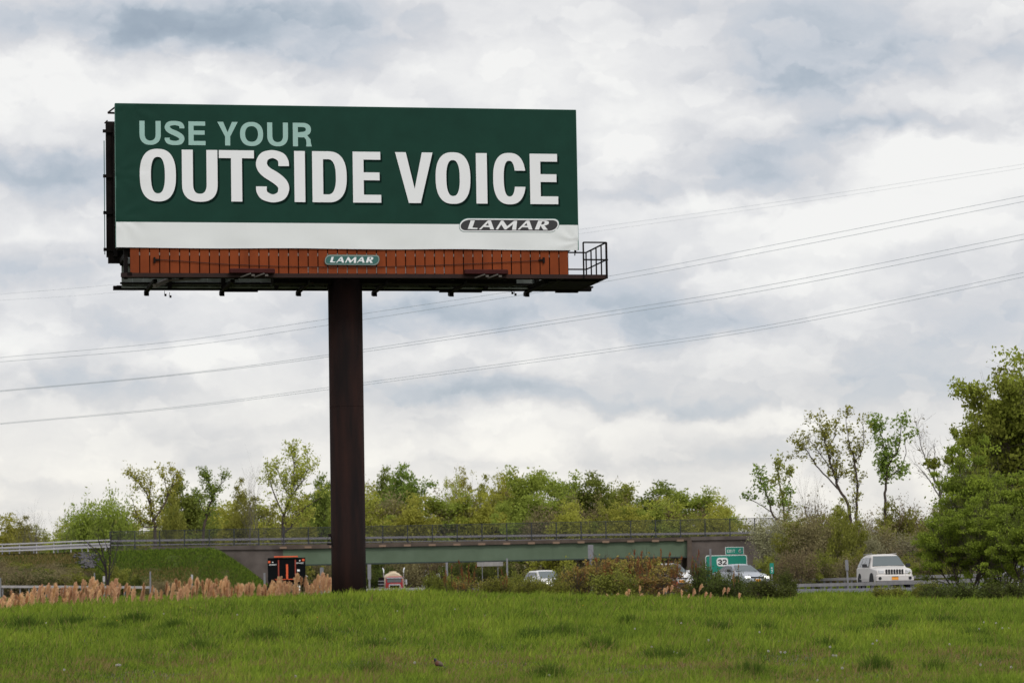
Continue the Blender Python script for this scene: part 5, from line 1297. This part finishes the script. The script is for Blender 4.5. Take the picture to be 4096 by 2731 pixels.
limb_tree('tallest airy spreading tree just left of the billboard pole', 350, [[(1130,2230,.36),(1132,2147,.32),(1137,2060,.26),(1163,1990,.18),(1176,1920,.13),(1176,1850,.09),(1172,1812,.04)],[(1137,2060,.17),(1110,2007,.14),(1080,1930,.10),(1062,1867,.05)],[(1163,1990,.13),(1130,1937,.10),(1102,1862,.05)],[(1163,1990,.13),(1215,1920,.10),(1237,1876,.05)],[(1176,1900,.09),(1215,1860,.06),(1230,1842,.04)],[(1134,2130,.18),(1160,2110,.16),(1198,2051,.13),(1250,2007,.09),(1288,1985,.04)]], 4200, .27, 'leaf_yellow', 62, ncl=240, twig=1.9)
limb_tree('narrow tree with a two horned top between the two tallest airy trees', 362, [[(812,2230,.3),(813,2147,.26),(826,2060,.22),(848,1990,.17),(839,1946,.12),(826,1902,.05)],[(848,1990,.14),(874,1946,.10),(905,1911,.05)],[(826,2060,.12),(800,2010,.08),(790,1975,.04)]], 2300, .26, 'leaf_green', 63, ncl=110, twig=1.2)
limb_tree('dark bare multi stemmed tree in front of the grass bank', 296, [[(430,2352,.20),(425,2290,.16),(405,2234,.11),(370,2190,.08),(335,2160,.03)],[(425,2290,.12),(420,2234,.09),(400,2170,.07),(388,2130,.03)],[(432,2352,.16),(440,2290,.13),(446,2217,.09),(455,2140,.04),(458,2095,.02)],[(440,2290,.10),(462,2215,.07),(474,2130,.03)],[(425,2290,.09),(385,2255,.06),(352,2215,.02)],[(446,2217,.06),(430,2170,.04),(420,2120,.02)]], 60, .2, 'leaf_olive', 64, bark='bark_dark', ncl=10, twig=1.3, cl_from=.2, dens=.8)
# wood tops: (px, ytop)
G1 = 'trees in the wood beyond the overpass'
back = [(20,2075),(95,2085),(180,2095),(270,2090),(330,2080),(520,2100),(560,2090),(660,2060),(720,2035),(800,2030),(880,2035),(930,2020),(1000,2010),(1060,2010),(1120,2020),(1200,2000),(1260,2000),(1320,1990),
 (1470,1955),(1500,1990)]
kinds = ['dense1','mid1','dense3','dense1','mid2','dense1']
lab = {'dense1':'rounded yellow green tree in the wood beyond the overpass','dense2':'fresh green tree in the wood beyond the overpass','dense3':'olive tree in the wood beyond the overpass','mid1':'loose olive tree in the wood beyond the overpass','mid2':'loose green tree in the wood beyond the overpass','brown':'brownish budding tree in the wood beyond the overpass'}
for i, (x, y) in enumerate(back):
    k_ = kinds[i % 6]; tree(k_, x, y+rnd.uniform(-8, 8), rnd.uniform(150, 210), rnd.uniform(385, 430), lab[k_].replace('beyond the overpass', 'left of the pole, %s going right' % ORD[i]) if i < 18 else lab[k_].replace('beyond the overpass', 'just right of the pole, %s behind the rest' % ORD[i-18]), group=G1, rz=rnd.random()*6)
mid_ = [(1560,1896,90,'mid2','dark green narrow tree, first peak right of the billboard pole'),(1640,1884,120,'mid2','dark green tree, second and higher peak right of the billboard pole'),(1785,1895,80,'airy1','thin pale tree left of the twin peaked tree'),
 (1845,1890,130,'airy2','sparse twin peaked tree in the wood right of the pole'),(1930,1935,120,'mid1','olive tree beside the sparse twin peaked tree'),(2010,1920,120,'dense1','yellow green tree left of the highest crown of the wood'),
 (2060,1905,120,'dense1','yellow green tree touching the highest crown of the wood'),(2140,1888,130,'dense2','highest crown of the wood above the middle of the bridge'),(2215,1912,120,'dense2','fresh green tree right of the highest crown of the wood'),
 (2320,1920,150,'mid2','dark topped tree above the right half of the girder'),(2400,1945,120,'dense3','olive tree right of the dark topped tree'),(2470,1950,130,'dense2','green tree above the grey panel post'),
 (2590,1955,180,'mid2','broad dark green tree above the right end of the girder'),(2660,1985,110,'dense3','low olive tree right of the broad dark green tree'),(2760,1972,130,'dense2','green tree left of the last tree of the wood'),(2850,1990,130,'dense1','last yellowish tree at the right end of the wood')]
for i, (x, y, w_, k_, lb_) in enumerate(mid_): tree(k_, x, y, w_*1.15, 395+rnd.uniform(-15, 15), lb_, rz=rnd.random()*6)
for i in range(22):
    x = 1480+i*66; y = 1985+max(0, x-2000)*.06+rnd.uniform(-18, 22); k_ = ['dense1','brown','dense3','dense1','dense2','brown'][i % 6]
    tree(k_, x, y, rnd.uniform(150, 190), rnd.uniform(372, 384), lab[k_].replace('beyond the overpass', 'behind the bridge fence, %s going right' % ORD[i]), group=G1, rz=rnd.random()*6)
for i in range(16):
    x = 2850+i*95; y = 2085+rnd.uniform(-25, 20); k_ = ['brown','dense3','dense1'][i % 3]
    tree(k_, x, y, rnd.uniform(150, 190), rnd.uniform(400, 430), lab[k_].replace('in the wood beyond the overpass', 'behind the right abutment, %s going right' % ORD[i]), group=G1, rz=rnd.random()*6)
# low thickets seen under the bridge, leaf colours kept dark to stand for shade
G2 = 'thickets seen under the bridge'
for i in range(24):
    x = 1130+i*71; k_ = ['thicket3','thicket','thicket2'][rnd.choice((0,0,1,1))]
    tree(k_, x, 2215+rnd.uniform(-15, 10), rnd.uniform(130, 170), rnd.uniform(449, 458), {'thicket':'green thicket darkened for shade under the bridge','thicket2':'yellow green thicket seen under the bridge','thicket3':'brown thicket seen under the bridge'}[k_]+', %s from the left' % ORD[i], 'thicket', 'bush', G2, rz=rnd.random()*6)
# bushes on the left bank
bank = [(30,2262,160,'thicket3'),(120,2270,150,'thicket'),(200,2280,150,'thicket3'),(280,2290,130,'thicket2'),(350,2285,110,'thicket'),(480,2262,110,'thicket2'),(510,2290,120,'thicket'),(80,2295,150,'thicket'),(230,2305,150,'thicket3'),(640,2315,120,'thicket3'),(-40,2270,160,'thicket')]
for i, (x, y, w_, k_) in enumerate(bank):
    tree(k_, x, y, w_, 300+i*.6, {'thicket':'dark bush at the foot of the left bank','thicket2':'yellow green bush at the foot of the left bank','thicket3':'reddish brown bush at the foot of the left bank'}[k_]+', %s of the row' % ORD[i], 'bush', 'bush', 'bushes at the foot of the left bank', rz=rnd.random()*6)
# brush on the left slope
G4 = 'brush on the left slope'
for i in range(20):
    x = -40+i*19+rnd.uniform(-6, 6); y = 2238+(i*37 % 62)
    tree(['thicket3','thicket','thicket3','thicket2'][i % 4], x, y, 95, 321-(y-2238)*.18, {'thicket3':'brown','thicket':'dark green','thicket2':'yellow green'}[['thicket3','thicket','thicket3','thicket2'][i % 4]]+' brush on the slope below the white railing, %s from the left' % ORD[i], 'brush', 'bush', G4, rz=rnd.random()*6, base=P(x, y+52, 316).z)
mb = MB(); r_ = random.Random(5)
for i in range(200):
    t_ = r_.random()**1.3; px = r_.gauss(348+12*t_, 24-8*t_); v = P(px, 2216+58*t_, BY-4-14*t_); q_ = r_.uniform(.08, .22)
    ico = [Vector(p)*q_*r_.uniform(.7, 1.3) for p in ((1,0,0),(-1,0,0),(0,1,0),(0,-1,0),(0,0,.8),(0,0,-.8))]
    mb.add([v+p+Vector((0,0,.12)) for p in ico], [(0,2,4),(2,1,4),(1,3,4),(3,0,4),(2,0,5),(1,2,5),(3,1,5),(0,3,5)])
M['stone'] = mat('stone', (.095,.09,.095), .95, var=.5, scale=1.5)
tag(mb.build('loose_stone', 'stone'), 'grey loose stone spilling down the bank behind the bare tree', 'stone', kind='stuff')
# right hand group
limb_tree('thin tree leaning left at the left end of the right hand group', 232, [[(3160,2300,.17),(3132,2130,.14),(3089,2051,.11),(3067,1981,.09),(3045,1928,.06),(3023,1885,.03)],[(3089,2051,.07),(3027,2007,.05),(2975,1985,.02)],[(3132,2130,.08),(3150,2040,.06),(3160,1960,.03)]], 900, .22, 'leaf_green', 65, sig=.2, ncl=50, twig=.8, cl_from=.45)
limb_tree('slender olive tree right of the leaning thin tree', 236, [[(3150,2300,.16),(3141,2112,.13),(3128,1990,.10),(3115,1920,.07),(3110,1867,.03)],[(3128,1990,.06),(3155,1930,.05),(3165,1885,.02)]], 1300, .2, 'leaf_olive', 66, sig=.2, ncl=60, twig=.9, cl_from=.3)
limb_tree('tall airy tree with several slender limbs left of the off-road vehicle', 222, [[(3412,2330,.22),(3399,2051,.18),(3360,1963,.15),(3333,1885,.12),(3307,1797,.09),(3290,1727,.06),(3272,1692,.03)],[(3412,2300,.18),(3425,2060,.16),(3430,1955,.13),(3421,1850,.10),(3395,1753,.06),(3386,1666,.03)],[(3360,1963,.10),(3272,1876,.08),(3228,1815,.06),(3193,1780,.03)],[(3421,1850,.08),(3451,1788,.06),(3447,1701,.03)],[(3307,1797,.06),(3340,1740,.05),(3345,1690,.02)],[(3333,1885,.07),(3270,1790,.05),(3235,1740,.02)]], 3000, .2, 'leaf_olive', 67, sig=.2, ncl=170, twig=1.2, cl_from=.5)
limb_tree('tall tree with dark leaf clumps right of the tall airy tree', 226, [[(3536,2330,.2),(3539,2060,.17),(3543,1955,.14),(3548,1867,.11),(3534,1780,.08),(3517,1708,.03)],[(3548,1867,.09),(3587,1797,.07),(3600,1705,.03)],[(3545,1910,.08),(3590,1880,.06),(3620,1830,.05),(3622,1750,.03)]], 2600, .22, 'leaf_green', 68, sig=.24, ncl=110, twig=1.1, cl_from=.45)
limb_tree('leafless tree between the tall clumped tree and the big near tree', 230, [[(3790,2300,.18),(3762,1990,.13),(3736,1920,.10),(3701,1832,.07),(3674,1740,.04),(3664,1690,.02)],[(3762,1990,.08),(3710,1902,.06),(3660,1850,.02)],[(3736,1920,.07),(3740,1840,.05),(3735,1770,.02)],[(3762,1990,.08),(3790,1900,.05),(3795,1820,.02)]], 150, .15, 'leaf_brown', 69, bark='bark_grey', ncl=30, twig=1.4, cl_from=.3, dens=1.3)
tree('bare1', 3235, 1880, 150, 240, 'pale twiggy tree left of the tall airy tree', rz=4)
G3 = 'scrub at the foot of the right hand trees'
for i in range(22):
    x = 3105+37*i+rnd.uniform(-12, 12); y = 2030+rnd.uniform(-40, 120); k_ = ['brown','thicket3','mid1','thicket2','brown'][i % 5]
    lm = ['leaf_pale', None, 'leaf_olive', None, 'leaf_brown'][i % 5]
    tree(k_, x, y, rnd.uniform(120, 170), 205+rnd.random()*25, 'grey olive scrub below the right hand trees, %s from the left' % ORD[i], 'scrub', 'bush', G3, rz=rnd.random()*6, leafmat_=lm)
for i in range(9):
    x = 3090+i*84; tree(['thicket2','thicket3'][i % 2], x, 2215+rnd.uniform(-25, 25), 130, 190+rnd.random()*10, 'low scrub beside the far guardrail, %s from the exit sign' % ORD[i], 'scrub', 'bush', G3, rz=rnd.random()*6)
# big near trees on the right
proto('near1', 41, 9, 60000, .145, .26, 'leaf_near_bronze', nst=3, stspread=.5, levels=4, spread=.55, wob=.12, trunk_frac=.15, kids_=(9,5,4,3), tr=.14, clump=.7, ncl=700, flat=.5)
proto('near2', 42, 6, 52000, .115, .21, 'leaf_near', nst=5, stspread=.8, levels=4, spread=.6, wob=.14, trunk_frac=.1, kids_=(8,5,4,3), tr=.09, clump=.8, ncl=420, flat=.38)
tree('near1', 4185, 1400, 520, 166, 'tall dense bronze green tree rising at the right edge', rz=.5)
tree('near1', 3995, 1660, 190, 170, 'shorter bronze green tree on the left flank of the tall right edge tree', rz=2.5)
tree('near2', 4000, 1810, 390, 121, 'bright green bushy tree in front of the tall right edge tree', rz=1.0)
tree('near2', 3860, 2010, 300, 118, 'low spreading green tree overlapping the front of the off-road vehicle', rz=2.0)
tree('near2', 4120, 1960, 320, 116, 'green bushy tree cut by the right edge of the picture', rz=3.0)
# bushes on the crest
proto('bush1', 51, 2, 5200, .10, .11, 'leaf_bush', nst=9, stspread=.9, levels=3, spread=.5, trunk_frac=.15, kids_=(6,4,3), tr=.018, clump=.6)
proto('bush3', 54, 2, 1900, .10, .10, 'leaf_russet', nst=8, stspread=.7, levels=3, spread=.45, trunk_frac=.25, kids_=(5,4,3), tr=.02, clump=.6, ncl=90)
proto('bush2', 52, 2, 6500, .09, .10, 'leaf_dark', nst=9, stspread=.9, levels=3, spread=.5, trunk_frac=.08, kids_=(7,5,3), tr=.018, clump=.6)
proto('redtip', 53, 2, 420, .10, .055, 'leaf_red', 'bark', nst=5, stspread=.5, levels=2, spread=.4, trunk_frac=.5, kids_=(5,3), tr=.014, clump=.8, ncl=26, zmin=.9, flat=.9)
crest = [(1745,2300,80,'bush1',113),(1820,2305,110,'bush1',116),(1900,2310,110,'bush3',114),(1990,2318,110,'bush1',112),(2070,2300,110,'bush1',118),(2130,2320,100,'bush1',111),(2200,2330,120,'bush1',112),(2290,2290,130,'bush1',116),
 (2350,2262,130,'bush3',114),(2420,2235,150,'bush3',116),(2500,2230,150,'bush3',114),(2570,2240,140,'bush3',113),(2640,2255,140,'bush3',117),(2740,2345,90,'bush3',118),(2580,2310,150,'bush3',110),(2450,2310,150,'bush1',110),(3700,2335,90,'bush1',108),(3560,2350,110,'bush1',108)]
for i, (x, y, w_, k_, D) in enumerate(crest): tree(k_, x, y-(22 if 2230 < x < 2800 else 4), w_*1.3, D, ('russet' if k_ == 'bush3' else 'yellow green')+' bush on the crest of the mound, %s going right from the pole' % ORD[sorted(crest[:16]).index(crest[i])].replace('listed ', '') if i < 16 else 'small yellow green bush below the off-road vehicle, %s one' % ORD[i-16], 'bush', 'bush', 'yellow green bushes on the crest', rz=rnd.random()*6)
dk_ = [(2832,2252,100,'dark bush left of the silver car',112),(2900,2300,110,'dark bush below the route shield of the exit sign',111),(3085,2312,160,'rounded dark bush left of the open guardrail stretch',109),(2985,2318,110,'dark bush below the silver car',112),(2775,2335,70,'dark bush below the hidden white car',113),(3150,2280,60,'small bush under the mile marker',120),(3880,2330,160,'dark bush at the foot of the near right trees',106),(4030,2320,160,'dark bush at the foot of the right edge trees',106),(3740,2330,110,'dark low bush left of the near right trees',107)]
for (x, y, w_, lb_, D) in dk_: tree('bush2', x, y, w_, D, lb_, 'bush', 'bush', rz=rnd.random()*6)
red = [(1795,2255,40),(1850,2232,50),(1893,2250,40),(1840,2300,60),(2010,2270,30),(2405,2222,70),(2455,2220,60),(2530,2190,50),(2565,2195,60),(2640,2185,50),(2665,2200,50),(2500,2260,80),(2600,2290,90),(2790,2190,40),(2710,2215,50),(2335,2240,50),(2945,2250,30),(2560,2300,100),(2660,2310,90)]
for i, (x, y, w_) in enumerate(red): tree('redtip', x, y, w_, 110+rnd.random()*4, 'red tipped shrub among the crest bushes, at the %s spot from the pole' % ORD[sorted(red).index((x, y, w_))], 'shrub', 'shrub', 'red tipped shrubs on the crest', rz=rnd.random()*6)

# ------------------------------------------------------------------ reeds
def make_reed(seed):
    r = random.Random(seed); H = 1.45
    rd = thing('reed', 'dry tan reed plume at the edge of the mound', 'reed', (0,0,0), 0, 'dry reeds behind the left side of the mound')
    bend = r.uniform(-.08, .10); pts = [(bend*(i/8)**2, 0, H*i/8) for i in range(9)]
    mb = MB().tube(pts, [.007-.0005*i for i in range(9)], 4)
    for k in range(4):
        z = H*(.15+.13*k); s_ = r.choice((-1,1)); a = (pts[2][0], 0, z)
        mb.add([(a[0],-.008,z),(a[0],.008,z),(s_*.13,.008,z+.22),(s_*.13,-.008,z+.22),(s_*.26,0,z+.26)], [(0,1,2,3),(3,2,4)])
    mb.build('stem', 'reed_stem', rd)
    V_, Q, T_ = [], [], []; n = 300; g_ = np.random.default_rng(seed); wm = g_.uniform(.045, .082); side = g_.uniform(.2, .9); Lp = g_.uniform(.30, .46)
    for i in range(n):
        t_ = g_.random(); z = H-Lp+Lp*t_; wd = wm*math.sin(math.pi*(.08+.92*(1-t_))**.8)*(1+.35*math.sin(t_*17+seed))+.006
        a = g_.random()*6.283; x0_ = bend*((z)/H)**2+g_.normal(0,.010)+.05*t_*t_; out_ = wd*(.3+.9*g_.random())
        b0 = np.array((x0_, 0, z-.05)); tip = b0+np.array((math.cos(a)*out_+side*wd*.9, math.sin(a)*out_, .03+.10*g_.random()))
        s_ = np.cross(tip-b0, (0.3,1,.2)); s_ = s_/np.linalg.norm(s_)*.006
        k = len(V_); V_ += [b0-s_, b0+s_, tip+s_*1.2, tip-s_*1.2]; Q.append((k,k+1,k+2,k+3)); T_ += [g_.random()**1.5]*4
    mesh_np('plume', V_, Q, 'reed_plume', rd, tint=T_)
    return rd
rp_ = [make_reed(100+i) for i in range(12)]
rx = [-20,12,62,100,161,217,280,347,400,455,500,588,620,694,752,820,880,940,991,1053,1096,1140,1180,1232,1294,1325]
ry = [2402,2396,2376,2359,2340,2337,2345,2318,2340,2310,2345,2334,2350,2314,2304,2318,2308,2330,2330,2332,2308,2318,2312,2296,2294,2330]
n_r = 0
for i in range(275):
    px = -20+1340*(i+rnd.random())/275
    gap = (500 < px < 680) and rnd.random() < .55
    if gap: continue
    D = rnd.uniform(104.5, 110); top = float(np.interp(px, rx, ry))-(rnd.uniform(8, 34) if rnd.random() < .12 else 0)+rnd.random()**.9*(2408-.03*px-float(np.interp(px, rx, ry)))*.72-3
    v = P(px, top, D); zb = gzz(v.x, v.y)-.1
    if v.z-zb < .25: v.z = zb+.25
    o = rp_[n_r] if n_r < 12 else copy_tree(rp_[rnd.randrange(12)])
    n_r += 1; s_ = rnd.uniform(.75, 1.2); o.location = (v.x, v.y, v.z-1.45*s_-.0); o.scale = (s_*.95, s_*.95, s_); o.rotation_euler = (rnd.uniform(-.1,.1), rnd.uniform(-.12,.18), rnd.uniform(-1.5,1.5))
for i in range(22):
    px = rnd.choice((rnd.uniform(2430, 2790), rnd.uniform(2600, 2960))); D = rnd.uniform(103.5, 107); v = P(px, rnd.uniform(2335, 2378), D)
    o = copy_tree(rp_[rnd.randrange(12)]); o.location = (v.x, v.y, v.z-1.45*.5); o.scale = (.6,.6,.5); o.rotation_euler = (0, rnd.uniform(-.2,.2), rnd.uniform(-1,1))
    o['label'] = 'short dry reed at the foot of the red tipped bushes'; o['group'] = 'short dry reeds at the foot of the crest bushes'

# ------------------------------------------------------------------ dandelions and bird
def dandelion(kind):
    white = kind == 'w'
    d_ = thing('dandelion', 'white dandelion seed head in the meadow' if white else 'yellow dandelion flower in the meadow', 'flower', (0,0,0), 0, 'white dandelion seed heads' if white else 'yellow dandelions')
    h = .24; MB().tube([(0,0,-.02),(.004,0,h*.5),(0,0,h)], .0035, 5).build('stem', 'flower_stem', d_)
    g_ = np.random.default_rng(2); V_, Q = [], []; n = 90
    for i in range(n):
        a = g_.normal(0,1,3); a /= np.linalg.norm(a)
        if not white: a[2] = abs(a[2])*.5
        r_ = .022 if white else .018; s_ = np.cross(a, g_.normal(0,1,3)); s_ = s_/np.linalg.norm(s_)*.006
        c0 = np.array((0,0,h)); k = len(V_); V_ += [c0, c0+a*r_+s_, c0+a*r_*1.1, c0+a*r_-s_]; Q.append((k,k+1,k+2,k+3))
    mesh_np('seed_head' if white else 'flower_head', V_, Q, 'seed_white' if white else 'yellow_flower', d_)
    return d_
s1 = 1.1485
wh = [(480,190,0),(752,175,0),(1090,180,0),(1825,163,0),(1980,160,0),(2090,155,0),(2228,184,0),(295,433,0),(545,410,0),(536,412,0),(552,412,0),(1905,400,0),(1768,290,0),(1357,463,0),(212,218,0),
 (172,457,1),(742,350,1),(756,355,1),(642,328,1),(903,297,1),(1178,347,1),(1234,352,1),(1254,353,1),(1476,367,1),(1490,368,1),(1461,328,1),(1657,314,1),(1676,299,1),(2010,316,1),(2152,410,1),(2294,421,1),(2253,242,1),(2224,219,1),(2168,215,1),(2146,245,1),(1868,245,1),(1886,248,1),(1137,260,1),(1404,482,1),(778,219,1),(1517,425,1),(2283,242,1),(565,245,1)]
ye = [(1458,192,0),(1558,181,0),(537,207,0),(1168,153,0),(326,137,1),(1872,272,1),(1602,205,0),(1196,160,0),(875,148,0)]
for lst, kd in ((wh, 'w'), (ye, 'y')):
    src = dandelion(kd)
    for i, (x, y, side) in enumerate(lst):
        px = x/s1+(2048 if side else 0); py = 2300+y/s1
        q = ground_hit(px, py+26); o = src if i == 0 else copy_tree(src)
        v = P(px, py, q.y); o.location = (v.x, v.y, v.z-.24); f_ = rnd.uniform(.8, 1.2)
        o.scale = (f_, f_, 1)
q = ground_hit(1752, 2682); bd = thing('bird', 'small dark headed bird with a rusty breast standing in the grass', 'bird', (q.x, q.y, q.z+.04), 0)
def ellip(mb, c, r, n=12, mz=8, rot=None):
    vs = []; fs = []
    for j in range(mz+1):
        ph = math.pi*j/mz
        for i in range(n):
            a = 2*math.pi*i/n; p = Vector((r[0]*math.sin(ph)*math.cos(a), r[1]*math.sin(ph)*math.sin(a), r[2]*math.cos(ph)))
            if rot is not None: p = rot @ p
            vs.append(p+Vector(c))
    for j in range(mz):
        for i in range(n): fs.append((j*n+i, j*n+(i+1)%n, (j+1)*n+(i+1)%n, (j+1)*n+i))
    mb.add(vs, fs)
M['robin_back'] = mat('robin_back', (.10,.075,.05), .8); M['robin_breast'] = mat('robin_breast', (.10,.035,.02), .8)
rt = Matrix.Rotation(R(30), 3, 'Y')
mb = MB(); ellip(mb, (.03,0,.10), (.085,.042,.045), rot=rt)
ellip(mb, (-.045,0,.165), (.032,.028,.034)); mb.tube([(-.03,0,.13),(-.04,0,.165)], [.034,.026], 10)
mb.bar((.09,0,.06), (.17,0,.01), .035, .012); mb.build('body', 'robin_back', bd, smooth=True)
mb = MB(); ellip(mb, (-.012,-.004,.105), (.05,.043,.055)); mb.build('breast', 'robin_breast', bd, smooth=True)
mb = MB(); ellip(mb, (-.05,-.002,.172), (.034,.031,.036)); ellip(mb, (-.035,0,.15), (.03,.028,.03)); mb.build('head_feathers', 'black_plastic', bd, smooth=True)
MB().tube([(-.08,0,.168),(-.105,0,.16)], [.007,.001], 6).build('beak', 'plate_orange', bd)
for s_ in (-1, 1):
    MB().tube([(0,s_*.015,.07),(.004,s_*.015,-.04)], .003, 5).build('leg', 'flower_stem', bd)
scene.cycles.use_denoising = True
